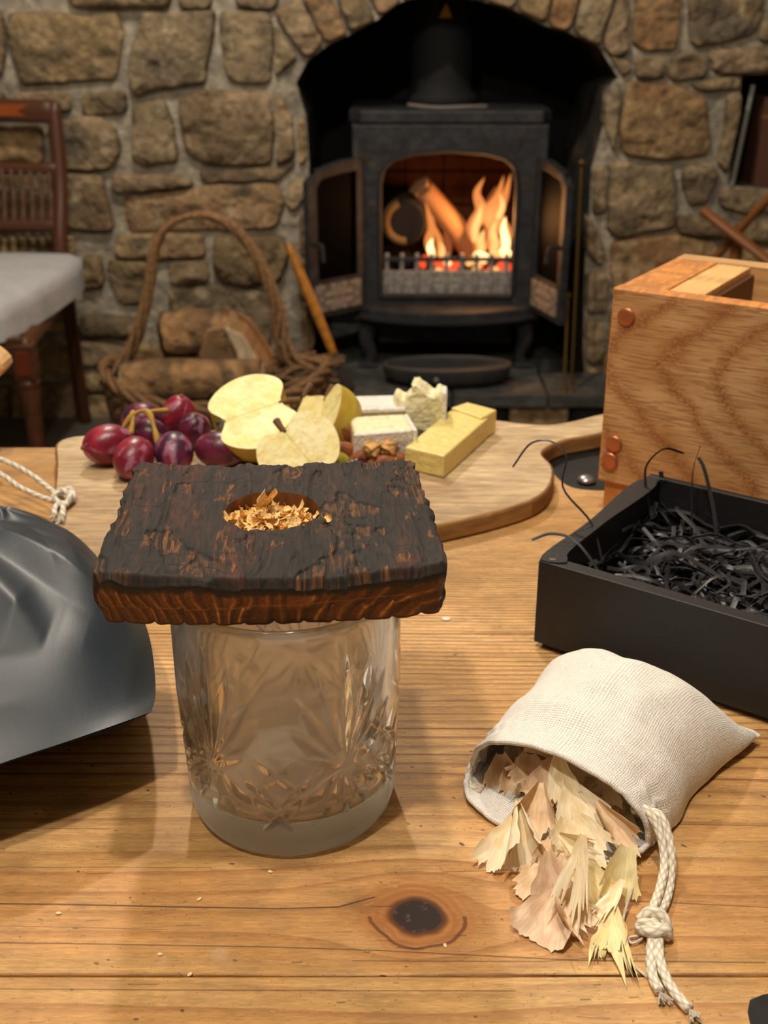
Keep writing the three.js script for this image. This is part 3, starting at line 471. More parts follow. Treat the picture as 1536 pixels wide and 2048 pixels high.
  { // a split wedge with a pale face
    const t = thing('split_wedge', 'wedge of split firewood with a pale cut face, behind the apples', 'log', [-0.345, 0.18, -2.57]);
    const g = new THREE.ExtrudeGeometry(poly([[-0.075, 0.10], [-0.055, 0.155], [-0.02, 0.162], [0.02, 0.14], [0.055, 0.085], [0.085, 0.03], [-0.07, 0.03]]), { depth: 0.16, bevelEnabled: true, bevelSize: 0.004, bevelThickness: 0.004, bevelSegments: 1 }).translate(0, 0, -0.10); part(t, 'bark', g, bark);
    part(t, 'split_face', new THREE.ExtrudeGeometry(poly([[-0.016, 0.165], [0.024, 0.145], [0.088, 0.033], [0.020, 0.030], [0.008, 0.11]]), { depth: 0.012, bevelEnabled: false }).translate(0, 0, 0.062), cut, 'pale split face');
  }
}
{
  const pk = thing('fire_poker', 'fire tool with a yellow wooden handle leaning in the fireplace corner', 'fire tool', [-0.094, HY, -2.74]);
  const a = V(-0.236, 0.475, -2.80), b = V(-0.088, 0.122, -2.72), at = (t) => a.clone().lerp(b, t);
  part(pk, 'handle', local(pk, sweep([at(0), at(0.3), at(0.74)], (t) => 0.0098 + 0.003 * Math.sin(t * 3), 16, 10)), sm({ map: sized(texFromFn(64, 256, (u, v) => { const k = 1 + fbm(u * 5, v * 30, 3) * 0.25; return [176 * k, 116 * k, 36 * k]; }), 1, 4), roughness: 0.45 }));
  part(pk, 'ferrule', local(pk, sweep([at(0.74), at(0.82)], 0.0135, 4, 10)), ironMat);
  part(pk, 'blade', local(pk, sweep([at(0.82), at(0.92), at(0.995)], (t) => 0.012 + 0.014 * t, 8, 10, 0.45)), ironMat);
  const brass = sm({ color: C(104, 80, 36), metalness: 0.6, roughness: 0.5 });
  const rod = (label, p, q) => { const t = thing('brass_fire_iron', label, 'fire iron', [q[0], HY, q[2]]); part(t, 'rod', local(t, sweep([p, q], 0.0034, 8, 8)), brass); part(t, 'knob', local(t, tf(new THREE.SphereGeometry(0.009, 14, 10), { p: [p[0], p[1] + 0.008, p[2]] })), brass); part(t, 'foot', local(t, tf(new THREE.ConeGeometry(0.010, 0.03, 12), { p: [q[0], q[1] + 0.014, q[2]] })), brass); };
  rod('taller brass fire iron standing at the right jamb of the fireplace', [0.473, 0.66, -2.80], [0.473, HY, -2.72]);
  rod('darker short brass fire iron beside the taller one at the right jamb', [0.462, 0.34, -2.80], [0.456, HY, -2.73]);
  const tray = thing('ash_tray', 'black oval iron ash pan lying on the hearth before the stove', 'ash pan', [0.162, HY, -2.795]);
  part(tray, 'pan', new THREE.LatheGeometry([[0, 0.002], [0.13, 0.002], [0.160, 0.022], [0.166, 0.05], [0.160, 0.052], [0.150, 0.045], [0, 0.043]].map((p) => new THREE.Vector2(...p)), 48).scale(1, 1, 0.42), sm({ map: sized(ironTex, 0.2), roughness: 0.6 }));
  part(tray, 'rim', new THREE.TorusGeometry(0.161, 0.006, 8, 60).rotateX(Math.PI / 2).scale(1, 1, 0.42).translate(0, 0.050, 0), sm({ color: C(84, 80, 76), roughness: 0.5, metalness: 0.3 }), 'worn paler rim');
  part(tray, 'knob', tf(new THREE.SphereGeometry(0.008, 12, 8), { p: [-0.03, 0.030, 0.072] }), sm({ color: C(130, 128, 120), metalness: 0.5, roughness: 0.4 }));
  const crossFrame = thing('crossed_frame', 'crossed brown wooden bars behind the oak box at right', 'wooden frame', [0.83, 0, -2.5]);  // crossed wooden frame resembling chair arms; its exact use is unknown
  const rw = sm({ map: sized(texFromFn(128, 128, (u, v) => { const k = 1 + fbm(u * 5, v * 30, 3) * 0.3; return [134 * k, 80 * k, 38 * k]; }), 0.2), roughness: 0.5 });
  part(crossFrame, 'bar', local(crossFrame, sweep([[0.722, 0.588, -2.60], [0.845, 0.498, -2.47], [1.06, 0.34, -2.25]], 0.017, 12, 6, 0.7)), rw); part(crossFrame, 'bar', local(crossFrame, sweep([[0.755, 0.46, -2.62], [0.835, 0.60, -2.56], [0.92, 0.72, -2.50]], 0.014, 10, 6, 0.7)), rw);
  part(crossFrame, 'leg', local(crossFrame, sweep([[0.800, 0.525, -2.575], [0.800, 0.25, -2.575], [0.800, 0, -2.575]], 0.015, 8, 6)), rw); part(crossFrame, 'leg', local(crossFrame, sweep([[1.03, 0.36, -2.28], [1.03, 0.0, -2.28]], 0.015, 8, 6)), rw);
}

// ---------- the table ----------
const tbl = thing('coffee_table', 'knotty honey pine table top with dark iron corner straps', 'table', [0, 0, -0.36]);
const tp = (n, g, m, l) => part(tbl, n, local(tbl, g), m, l);
{
  const mat = (t, bs) => sm({ map: t, bumpMap: t, bumpScale: bs, roughness: 0.6 });
  const mN = mat(tableNear, 0.00035), mF = mat(tableFar, 0.0004);
  for (const [a, b, m] of [[0.02, 0.2598, mN], [0.2604, 0.4697, mN], [0.4703, 0.722, mF]]) tp('plank', plate([[-0.62, a], [0.62, a], [0.62, b], [-0.62, b]], T - 0.03, T, 0.0007), m);
  const apron = sm({ color: C(170, 116, 64), roughness: 0.6 });
  for (const d of [0.07, 0.69]) tp('apron', rbox(1.14, 0.09, 0.022, 0.003, [0, T - 0.076, -d]), apron);
  for (const x of [-0.55, 0.55]) { tp('apron', rbox(0.022, 0.09, 0.6, 0.003, [x, T - 0.076, -0.38]), apron); for (const d of [0.07, 0.67]) tp('leg', rbox(0.07, T - 0.031, 0.07, 0.006, [x, (T - 0.031) / 2, -d]), apron); }
  const strapMat = sm({ map: sized(ironTex, 0.1), color: 0x8a8e8c, roughness: 0.55, metalness: 0.2 });
  const strap = (o, nails) => { const p = part(tbl, 'iron_strap', local(tbl, plate(spline(o, 60), T - 0.0024, T + 0.0002, 0.0001)), strapMat, 'dark iron corner strap'); for (const [x, d] of nails) part(p, 'dome_nail', local(tbl, tf(new THREE.SphereGeometry(0.006, 20, 8, 0, 7, 0, Math.PI / 2), { p: [x, T + 0.0015, -d], s: [1, 0.6, 1] })), sm({ color: C(150, 148, 150), metalness: 0.85, roughness: 0.32 }), 'bright domed nail'); };
  strap([[0.119, 0.650], [0.113, 0.66], [0.108, 0.69], [0.108, 0.719], [0.14, 0.721], [0.22, 0.721], [0.22, 0.70], [0.175, 0.69], [0.16, 0.655], [0.14, 0.646]], [[0.1281, 0.6591]]);
  strap([[0.1105, 0.2505], [0.1085, 0.246], [0.108, 0.20], [0.108, 0.16], [0.16, 0.16], [0.16, 0.2525], [0.115, 0.2525]], [[0.135, 0.18]]);
  strap([[-0.263, 0.70], [-0.263, 0.721], [-0.29, 0.721], [-0.34, 0.721], [-0.34, 0.67], [-0.28, 0.67], [-0.268, 0.682]], [[-0.28, 0.70]]);
}
// crumbs of wood scattered on the pine
{
  const g = tf(new THREE.DodecahedronGeometry(0.0007, 0), { s: [1.4, 0.6, 0.9], p: [0, 0.0004, 0] }), m = sm({ color: C(240, 222, 170), roughness: 0.9 });
  const first = one('wood_crumb', 'tiny pale wood crumb, leftmost of those on the pine table', 'crumb', g, m, [-0.1077, T, -0.286], 'wood crumbs on the table');
  for (const [x, d, l] of [[-0.0709, 0.2683, 'tiny wood crumb just behind the long plank seam, left of centre'], [-0.0601, 0.2602, 'tiny wood crumb lying on the long plank seam nearest the camera'], [-0.0395, 0.3057, 'wood crumb close in front of the tumbler base'], [-0.062, 0.2925, 'wood crumb above the long crack, left of the knot'], [0.0195, 0.272, 'wood crumb just below and right of the dark knot']]) { const c = first.clone(); c.userData = { ...first.userData, label: l }; c.name = numbered('wood_crumb'); c.position.set(x, T, -d); c.rotation.y = x * 90; scene.add(c); }
  one('wax_drop', 'small whitish wax drop on the pine table behind the glass', 'drop', tf(new THREE.SphereGeometry(0.0022, 16, 8), { s: [1.1, 0.25, 0.9] }), sm({ color: C(226, 214, 196), roughness: 0.4 }), [0.0307, T + 0.0003, -0.4838]);
}

// ---------- cutting board ----------
const BY = 0.739;
{
  const bt = texFromFn(1024, 768, (u, v) => {
    const x = u * 0.5, y = v * 0.375, w = y + 0.006 * vn(x * 7, y * 12) + 0.10 * x * 0.2, ph = w * 60 + 2.2 * fbm(x * 7, y * 45, 4), t = ph - Math.floor(ph), l = ss(0.4, 0.9, t) * (1 - ss(0.9, 1, t)), f = fbm(x * 60, y * 900, 3), b = fbm(x * 9, y * 26, 4), fl = ss(0.25, 0.5, fbm(x * 70, y * 240, 3));
    let c = mix3([188, 163, 126], [162, 132, 94], 0.5 + b * 1.3); c = mix3(c, [146, 112, 74], l * 0.30); c = mix3(c, [220, 198, 160], fl * 0.35); const k = 1 + f * 0.22 + 0.12 * fbm(x * 120, y * 300, 3); return [c[0] * k, c[1] * k, c[2] * k];
  });
  const m = sm({ map: placeTex(bt, -0.24, 0.5, 0.5, 0.375), bumpMap: bt, bumpScale: 0.0003, roughness: 0.62 });
  const side = sm({ map: placeTex(bt.clone(), -0.24, 0.5, 0.5, 0.375), color: 0xd2b48c, roughness: 0.65 });
  const o = spline([[-0.2168, 0.700], [-0.2125, 0.709], [-0.203, 0.7135], [-0.15, 0.7205], [-0.06, 0.731], [0.0, 0.738], [0.05, 0.744], [0.076, 0.7455], [0.0943, 0.739], [0.1111, 0.7355], [0.1296, 0.7422], [0.1514, 0.7565], [0.17, 0.765], [0.183, 0.758], [0.172, 0.735], [0.1442, 0.7158], [0.1206, 0.7041], [0.1089, 0.6919], [0.1026, 0.6790], [0.1061, 0.659], [0.1041, 0.6382], [0.0956, 0.6147], [0.0851, 0.6020], [0.0666, 0.5885], [0.0311, 0.5690], [-0.02, 0.549], [-0.10, 0.533], [-0.155, 0.524], [-0.1715, 0.529], [-0.178, 0.545], [-0.196, 0.6147], [-0.207, 0.66]], 220);
  const cb = thing('cutting_board', 'pale oak paddle cutting board carrying fruit and cheese', 'cutting board', [-0.05, T, -0.63]);
  part(cb, 'board', local(cb, plate(o, T + 0.0003, BY, 0.0018)), [m, side]);
}

// ---------- fruit ----------
{
  const gt = (seed, a, b) => texFromFn(256, 256, (u, v) => { const x = Math.cos(u * 6.283) * 1.3, y = Math.sin(u * 6.283) * 1.3, n = n3(x * 1.4 + seed, y * 1.4, v * 4), bl = ss(0.05, 0.6, n3(x * 2.3 + 9, y * 2.3 + seed, v * 5) + 0.3 * fbm(u * 30, v * 22, 3)); let c = mix3(a, b, ss(-0.4, 0.5, n)); c = mix3(c, [176, 146, 168], bl * 0.62); const k = 1 + 0.12 * fbm(u * 60, v * 40, 3); return [c[0] * k, c[1] * k, c[2] * k]; });
  const gm = (t) => pm({ map: t, roughness: 0.34, specularIntensity: 0.8, clearcoat: 0.15, clearcoatRoughness: 0.4, bumpMap: bumpCoarse, bumpScale: 0.0002 });
  const mr = gm(gt(1, [118, 22, 44], [160, 40, 58])), md = gm(gt(5, [66, 18, 40], [104, 30, 58])), mv = gm(gt(9, [60, 26, 52], [124, 38, 66]));
  const dimple = sm({ color: C(126, 84, 46), roughness: 0.8 });
  const grape = (label, p, r, L, dir, m) => {
    const t = thing('grape', label, 'grape', p, 0, 'red grapes on the board');
    const d = V(...dir).normalize(), q = new THREE.Quaternion().setFromUnitVectors(V(0, 1, 0), d), g = new THREE.SphereGeometry(1, 36, 24); g.scale(r, L, r); g.applyQuaternion(q); part(t, 'skin', g, m);
    const c = new THREE.CylinderGeometry(0.0012, 0.0016, 0.002, 8); c.translate(0, L, 0); c.applyQuaternion(q); part(t, 'stem_scar', c, dimple); return t;
  };
  grape('large wine-red grape at the left end of the bunch', [-0.1725, BY + 0.0130, -0.661], 0.0128, 0.0165, [-0.86, 0.05, 0.5], mr);
  grape('dark purple grape at the back of the bunch, above the stem', [-0.1610, BY + 0.0125, -0.708], 0.0122, 0.0140, [1, 0.1, 0.2], mv);
  grape('bright red upright grape beside the halved apple', [-0.1365, BY + 0.0150, -0.708], 0.0117, 0.0152, [0.22, 1, 0.1], mr);
  grape('bloomy red grape standing forward at the left behind the lid', [-0.1525, BY + 0.0122, -0.640], 0.0120, 0.0150, [0.25, 0.35, -0.9], mr);
  grape('purple grape with grey bloom behind the middle of the bunch front', [-0.1295, BY + 0.0122, -0.649], 0.0120, 0.0145, [-0.2, 0.4, -0.9], mv);
  grape('long dark red grape lying sideways at the right end of the bunch', [-0.1020, BY + 0.0116, -0.656], 0.0116, 0.0162, [1, 0.0, 0.1], md);
  grape('near-black grape half hidden below the halved apple', [-0.1235, BY + 0.0115, -0.690], 0.0112, 0.0130, [0.2, 1, 0.3], md);
  grape('dark grape tucked under the yellow stem', [-0.1515, BY + 0.0112, -0.683], 0.0110, 0.0130, [1, 0, 0.4], md);
  const st = thing('grape_twig', 'yellowish woody grape twig arching over the bunch', 'stem', [-0.15, BY, -0.675]);
  const sM = sm({ color: C(176, 138, 60), roughness: 0.7 });
  part(st, 'stalk', local(st, sweep([[-0.166, 0.758, -0.672], [-0.158, 0.767, -0.675], [-0.149, 0.770, -0.672], [-0.143, 0.761, -0.662], [-0.140, 0.752, -0.655]], (t) => 0.0013 + 0.0009 * Math.sin(t * 9) ** 2, 26, 8)), sM);
  for (const [a, b] of [[[-0.158, 0.767, -0.675], [-0.159, 0.757, -0.665]], [[-0.149, 0.770, -0.672], [-0.139, 0.766, -0.685]], [[-0.161, 0.764, -0.674], [-0.162, 0.763, -0.69]]]) part(st, 'pedicel', local(st, sweep([a, b], (t) => 0.0011 + 0.001 * t, 6, 6)), sM);
}
{
  // apples: part of a body of revolution round the stem axis, with its flat cut faces
  const skinT = (seed, russet) => texFromFn(512, 256, (u, v) => { const n = fbm(u * 14 + seed, v * 7, 4), m = ss(-0.25, 0.4, fbm(u * 5 + seed * 3, v * 3, 3)); let c = mix3([206, 182, 70], [180, 164, 52], 0.5 + n); c = mix3(c, russet, m * 0.7); if (vn(u * 260, v * 130) > 0.82) c = mix3(c, [150, 120, 60], 0.5); return c; });
  const fleshT = texFromFn(512, 512, (u, v) => {
    const z = Math.abs(u - 0.5) * 2.3, y = (v - 0.5) * 2.3, n = fbm(u * 9, v * 9, 4), f = fbm(u * 60, v * 60, 3); let c = mix3([250, 240, 184], [244, 228, 150], 0.5 + n); const k = 1 + f * 0.05;
    const core = Math.hypot(z * 1.15, y * 0.85), ring = Math.exp(-(((core - 0.42 + 0.05 * n) / 0.025) ** 2)); c = mix3(c, [222, 214, 132], ring * 0.35); c = mix3(c, [226, 196, 116], ss(0.2, 0.55, fbm(u * 6 + 30, v * 6, 3)) * 0.4);
    if (z < 0.03 + 0.02 * n) c = mix3(c, [206, 186, 100], 0.5); const seed = Math.hypot((z - 0.11) / 0.07, (y + 0.02) / 0.16); if (seed < 1) c = mix3(c, [226, 206, 130], 0.5);
    return [c[0] * k, c[1] * k, c[2] * k];
  });
  const fleshM = pm({ map: fleshT, roughness: 0.5, bumpMap: bumpCoarse, bumpScale: 0.0005 }), stemM = sm({ color: C(104, 74, 44), roughness: 0.8 }), calM = sm({ color: C(92, 84, 66), roughness: 0.95 });
  const profile = (R) => { const o = []; for (let i = 0; i <= 40; i++) { const a = i / 40 * Math.PI, s = Math.sin(a), c = Math.cos(a); o.push([Math.max(0, R * s * (1 + 0.07 * c)), R * 0.93 * c - Math.sign(c) * R * 0.36 * Math.exp(-((s / 0.36) ** 2))]); } return o; };
  const fleshFace = (R) => { const p = profile(R), out = [...p, ...p.slice(1, -1).reverse().map(([x, y]) => [-x, y])]; const g = new THREE.ShapeGeometry(poly(out)), U = g.attributes.uv; for (let i = 0; i < U.count; i++) U.setXY(i, 0.5 + U.getX(i) / R / 2.3, 0.5 + U.getY(i) / R / 2.3); return g; };
  const halfFace = (R) => { const g = new THREE.ShapeGeometry(poly(profile(R))), U = g.attributes.uv; for (let i = 0; i < U.count; i++) U.setXY(i, 0.5 + U.getX(i) / R / 2.3, 0.5 + U.getY(i) / R / 2.3); return g; };
  const apple = (label, c, R, axis, face, phi, skin) => {            // axis: towards the stem; face: outward normal of the first cut
    const t = thing('cut_apple', label, 'apple', c), Y = V(...axis).normalize(), F = V(...face); F.sub(Y.clone().multiplyScalar(F.dot(Y))).normalize();
    const X = F.clone().negate(), Z = V(0, 0, 0).crossVectors(X, Y), q = new THREE.Quaternion().setFromRotationMatrix(new THREE.Matrix4().makeBasis(X, Y, Z));
    const add = (n, g, m, l) => { g.applyQuaternion(q); return part(t, n, g, m, l); };
    add('skin', new THREE.LatheGeometry(profile(R).reverse().map((p) => new THREE.Vector2(...p)), 48, 0, phi), skin);
    if (phi > 3) { const g = fleshFace(R); g.rotateY(Math.PI / 2); add('flesh', g, fleshM, 'pale yellow cut flesh'); }
    else for (const a of [0, phi]) { const g = halfFace(R); g.rotateY(-Math.PI / 2 + a); add('flesh', g, fleshM, 'pale yellow cut flesh'); }
    add('stem', sweep([[0.001, R * 0.52, 0], [0.0018, R * 0.72, 0], [0.0035, R * 0.93, 0.001]], (k) => 0.0016 + 0.0009 * k, 8, 8), stemM);
    const cl = []; for (let i = 0; i < 5; i++) cl.push(sweep([[0.001, -R * 0.56, 0], [0.001 + 0.0022 * Math.abs(Math.cos(i)), -R * 0.68, 0.004 * Math.sin(i * 1.3)], [0.0015 + 0.004 * Math.abs(Math.cos(i)), -R * 0.72, 0.006 * Math.sin(i * 1.3)]], (k) => 0.0018 * (1 - k * 0.7), 6, 6)); add('calyx', merge(cl), calM);
    return t;
  };
  const sk1 = pm({ map: skinT(1, [190, 150, 54]), roughness: 0.38 }), sk2 = pm({ map: skinT(4, [176, 120, 60]), roughness: 0.4 });
  apple('largest halved yellow apple, its heart-shaped cut face tilted upward', [-0.0820, BY + 0.0325, -0.668], 0.0330, [0.93, 0.24, -0.30], [-0.26, 0.84, 0.50], Math.PI, sk1);
  apple('halved yellow apple with a brown stem, lying in front of the larger half', [-0.0505, BY + 0.0225, -0.628], 0.0255, [-0.62, 0.62, -0.45], [0.22, 0.50, 0.84], Math.PI, sk1);
  apple('apple wedge with golden russet skin behind the other halves', [-0.0425, BY + 0.0150, -0.700], 0.0290, [0.15, 0.55, -0.55], [-0.85, 0.45, 0.25], 1.9, sk2);
  apple('small apple slice peeping out beside the russet wedge', [-0.0590, BY + 0.0145, -0.712], 0.0270, [0.3, 0.6, -0.5], [0.1, 0.5, 0.85], 1.4, sk1);
}
// ---------- cheese, nuts, dried fruit ----------
{
  const cream = pm({ map: sized(texFromFn(256, 256, (u, v) => { const k = 1 + 0.08 * fbm(u * 30, v * 30, 4); return [240 * k, 232 * k, 190 * k]; }), 0.05), roughness: 0.5, bumpMap: sized(bumpCoarse, 0.03), bumpScale: 0.0008 });
  const rind = sm({ map: sized(texFromFn(256, 256, (u, v) => { const k = 1 + 0.10 * fbm(u * 24, v * 24, 4); return [236 * k, 232 * k, 224 * k]; }), 0.05), roughness: 0.9, bumpMap: sized(bumpCoarse, 0.02), bumpScale: 0.0008 });
  const yellow = pm({ map: sized(texFromFn(256, 256, (u, v) => { const k = 1 + 0.06 * fbm(u * 16, v * 16, 4); return [232 * k, 212 * k, 132 * k]; }), 0.06), roughness: 0.42, bumpMap: sized(bumpCoarse, 0.04), bumpScale: 0.0004 });
  const wob = (g, k, f, s) => { const P = g.attributes.position; for (let i = 0; i < P.count; i++) { const x = P.getX(i), y = P.getY(i), z = P.getZ(i); P.setXYZ(i, x + k * n3(x * f + s, y * f, z * f), y + k * n3(x * f, y * f + s, z * f + 9), z + k * n3(x * f + 4, y * f, z * f + s)); } g.computeVertexNormals(); return weldNormals(g); };
  const dense = (w, h, d, r) => rbox(w, h, d, r, undefined, undefined, 6);
  const b1 = thing('soft_cheese', 'wedge of soft white-rind cheese with a walnut in front', 'cheese', [-0.003, BY, -0.676], 0.16);
  part(b1, 'paste', wob(tf(dense(0.036, 0.0215, 0.030, 0.0025), { p: [0.001, 0.0112, 0] }), 0.0012, 120, 3), cream); part(b1, 'rind', wob(tf(dense(0.0375, 0.0220, 0.0035, 0.0012), { p: [0.000, 0.0114, 0.0155], r: [0.12, 0, 0] }), 0.0010, 140, 8), rind, 'white bloomy rind'); part(b1, 'side_rind', wob(tf(dense(0.003, 0.0215, 0.031, 0.0012), { p: [0.0198, 0.0112, 0.001] }), 0.0010, 140, 5), rind, 'white bloomy rind');
  const b3 = thing('soft_cheese', 'larger slab of soft pale cheese lying behind the wedge', 'cheese', [-0.012, BY, -0.712], 0.08);
  part(b3, 'paste', wob(tf(dense(0.050, 0.021, 0.028, 0.003), { p: [0, 0.0108, 0] }), 0.0012, 110, 13), cream); part(b3, 'rind', wob(tf(dense(0.051, 0.003, 0.029, 0.0012), { p: [0, 0.0222, 0] }), 0.0010, 140, 18), rind, 'white bloomy rind');
  const b2 = thing('soft_cheese', 'torn jagged piece of soft cheese standing upright, rind at right', 'cheese', [0.024, BY, -0.712], -0.1);
  const torn = [[-0.0135, 0.001], [-0.0125, 0.010], [-0.0165, 0.020], [-0.0170, 0.0275], [-0.0145, 0.0305], [-0.0105, 0.0272], [-0.0070, 0.0315], [-0.0040, 0.0352], [-0.0058, 0.0392], [0.0000, 0.0372], [0.0046, 0.0338], [0.0078, 0.0318], [0.0120, 0.0345], [0.0150, 0.0335], [0.0155, 0.016], [0.0130, 0.006], [0.0090, 0.001]];
  part(b2, 'paste', wob(new THREE.ExtrudeGeometry(poly(spline(torn, 70)), { depth: 0.012, bevelEnabled: true, bevelThickness: 0.004, bevelSize: 0.003, bevelOffset: -0.003, bevelSegments: 4, steps: 5 }).translate(0, 0, -0.006), 0.0018, 160, 2), cream); part(b2, 'rind', wob(tf(dense(0.0035, 0.030, 0.020, 0.0015), { p: [0.0155, 0.0185, 0], r: [0, 0, -0.03] }), 0.0012, 140, 4), rind, 'white bloomy rind');
  const slab = (label, o, y0, y1) => { const t = thing('hard_cheese', label, 'cheese', [o[0][0], BY, -o[0][1]]); part(t, 'slice', local(t, plate(o, y0, y1, 0.0012)), yellow); return t; };
  slab('front slice of pale yellow hard cheese, long and flat', [[0.0130, 0.6515], [0.0365, 0.6360], [0.0690, 0.7060], [0.0445, 0.7215]], BY + 0.0003, BY + 0.0150);
  slab('second slice of hard cheese behind the front one at right', [[0.0640, 0.7010], [0.0690, 0.7070], [0.0755, 0.7180], [0.0570, 0.7340], [0.0455, 0.7225]].reverse(), BY + 0.0003, BY + 0.0168);
  const nutT = texFromFn(256, 128, (u, v) => { const k = 1 + fbm(u * 46, v * 7, 4) * 0.4; return [156 * k, 92 * k, 54 * k]; }), nutM = sm({ map: nutT, bumpMap: nutT, bumpScale: 0.0005, roughness: 0.65 });
  const almondG = tf(new THREE.LatheGeometry(Array.from({ length: 17 }, (_, i) => { const t = i / 16; return new THREE.Vector2(0.0064 * Math.sin(Math.PI * t) ** 0.75 * (1 - 0.35 * t) + 1e-5, (t - 0.5) * 0.025); }), 24), { s: [1, 1, 0.62] }); const tipG = new THREE.SphereGeometry(0.0011, 8, 6); tipG.translate(0, -0.0118, 0);
  const almond = (label, p, r) => { const t = thing('almond', label, 'almond', p, 0, 'almonds between apple and cheese'); const q = new THREE.Quaternion().setFromEuler(new THREE.Euler(...r)); part(t, 'kernel', almondG.clone().applyQuaternion(q), nutM); part(t, 'tip', tipG.clone().applyQuaternion(q), sm({ color: C(196, 150, 104), roughness: 0.8 })); };
  almond('brown almond lying between the front apple and white cheese', [-0.0255, BY + 0.0075, -0.668], [0.3, 0, 1.25]);
  almond('almond leaning on the cheese, uppermost of the nuts', [-0.0235, BY + 0.0125, -0.682], [0.2, 0.5, 0.8]);
  almond('almond below the cheese corner, its point toward the lid', [-0.0160, BY + 0.0048, -0.655], [0.2, 0, 2.2]);
  almond('large almond lying in front of the cheese, right of the walnut', [0.0065, BY + 0.0048, -0.656], [0.15, 0, 1.45]);
  almond('dark almond half hidden beneath the walnut', [-0.0040, BY + 0.0046, -0.648], [0.1, 0, 1.9]);
  {
    const t = thing('walnut_half', 'wrinkled golden walnut half resting against the white cheese', 'walnut', [-0.0025, BY + 0.0125, -0.6555], 0.4);
    const lobe = (x) => { const g = new THREE.SphereGeometry(0.0075, 40, 28), P = g.attributes.position; for (let i = 0; i < P.count; i++) { const v = V(P.getX(i), P.getY(i), P.getZ(i)), k = 1 + 0.24 * Math.sin(6 * n3(v.x * 150 + x * 900, v.y * 150, v.z * 150)) * 0.7; P.setXYZ(i, v.x * k * 0.8, v.y * k * 0.62, v.z * k * 1.15); } g.computeVertexNormals(); return tf(weldNormals(g), { p: [x, 0, 0] }); };
    const m = sm({ map: nutT, color: 0xffdfb0, roughness: 0.7 }), lm = sm({ map: texFromFn(64, 64, (u, v) => { const k = 1 + fbm(u * 9, v * 9, 3) * 0.3; return [200 * k, 152 * k, 88 * k]; }), roughness: 0.7 }); part(t, 'lobe', lobe(-0.0055), lm); part(t, 'lobe', lobe(0.0055), lm);
  }
  const raisinG = (s, w) => { const g = new THREE.SphereGeometry(1, 32, 22), P = g.attributes.position; for (let i = 0; i < P.count; i++) { const v = V(P.getX(i), P.getY(i), P.getZ(i)), k = 1 + w * Math.sin(5 * n3(v.x * 1.8 + s, v.y * 1.8, v.z * 1.8)); P.setXYZ(i, v.x * k, v.y * k, v.z * k); } g.computeVertexNormals(); return weldNormals(g); };
  const dried = pm({ color: C(74, 26, 26), roughness: 0.35, clearcoat: 0.3, clearcoatRoughness: 0.3 }), dark = pm({ color: C(58, 36, 26), roughness: 0.4 });
  [[-0.0205, 0.640, 'dark red dried cranberry nearest the front apple'], [-0.0110, 0.6385, 'glossy dried cranberry in the middle of the little heap'], [-0.0005, 0.6400, 'dried cranberry at the right of the heap, below the almond'], [-0.0160, 0.6475, 'dried cranberry at the back of the heap, under the almonds']].forEach(([x, d, l], i) => one('dried_cranberry', l, 'cranberry', tf(raisinG(i * 7, 0.12), { s: [0.0065, 0.0042, 0.0052] }), dried, [x, BY + 0.0046, -d], 'dried cranberries'));
  one('date', 'dark brown dried date in the gap between the white cheeses', 'date', tf(raisinG(41, 0.06), { s: [0.011, 0.0075, 0.009] }), dark, [0.0185, BY + 0.0072, -0.684]);
  const gg = thing('green_grape', 'yellow-green grape half hidden below the front apple half', 'grape', [-0.0310, BY + 0.0072, -0.645]); part(gg, 'skin', tf(new THREE.SphereGeometry(1, 30, 20), { s: [0.0105, 0.0070, 0.0075] }), pm({ color: C(158, 150, 48), roughness: 0.35 })); part(gg, 'stem_scar', tf(new THREE.SphereGeometry(0.0012, 8, 6), { p: [0.0103, 0, 0] }), sm({ color: C(120, 96, 50) }));
}

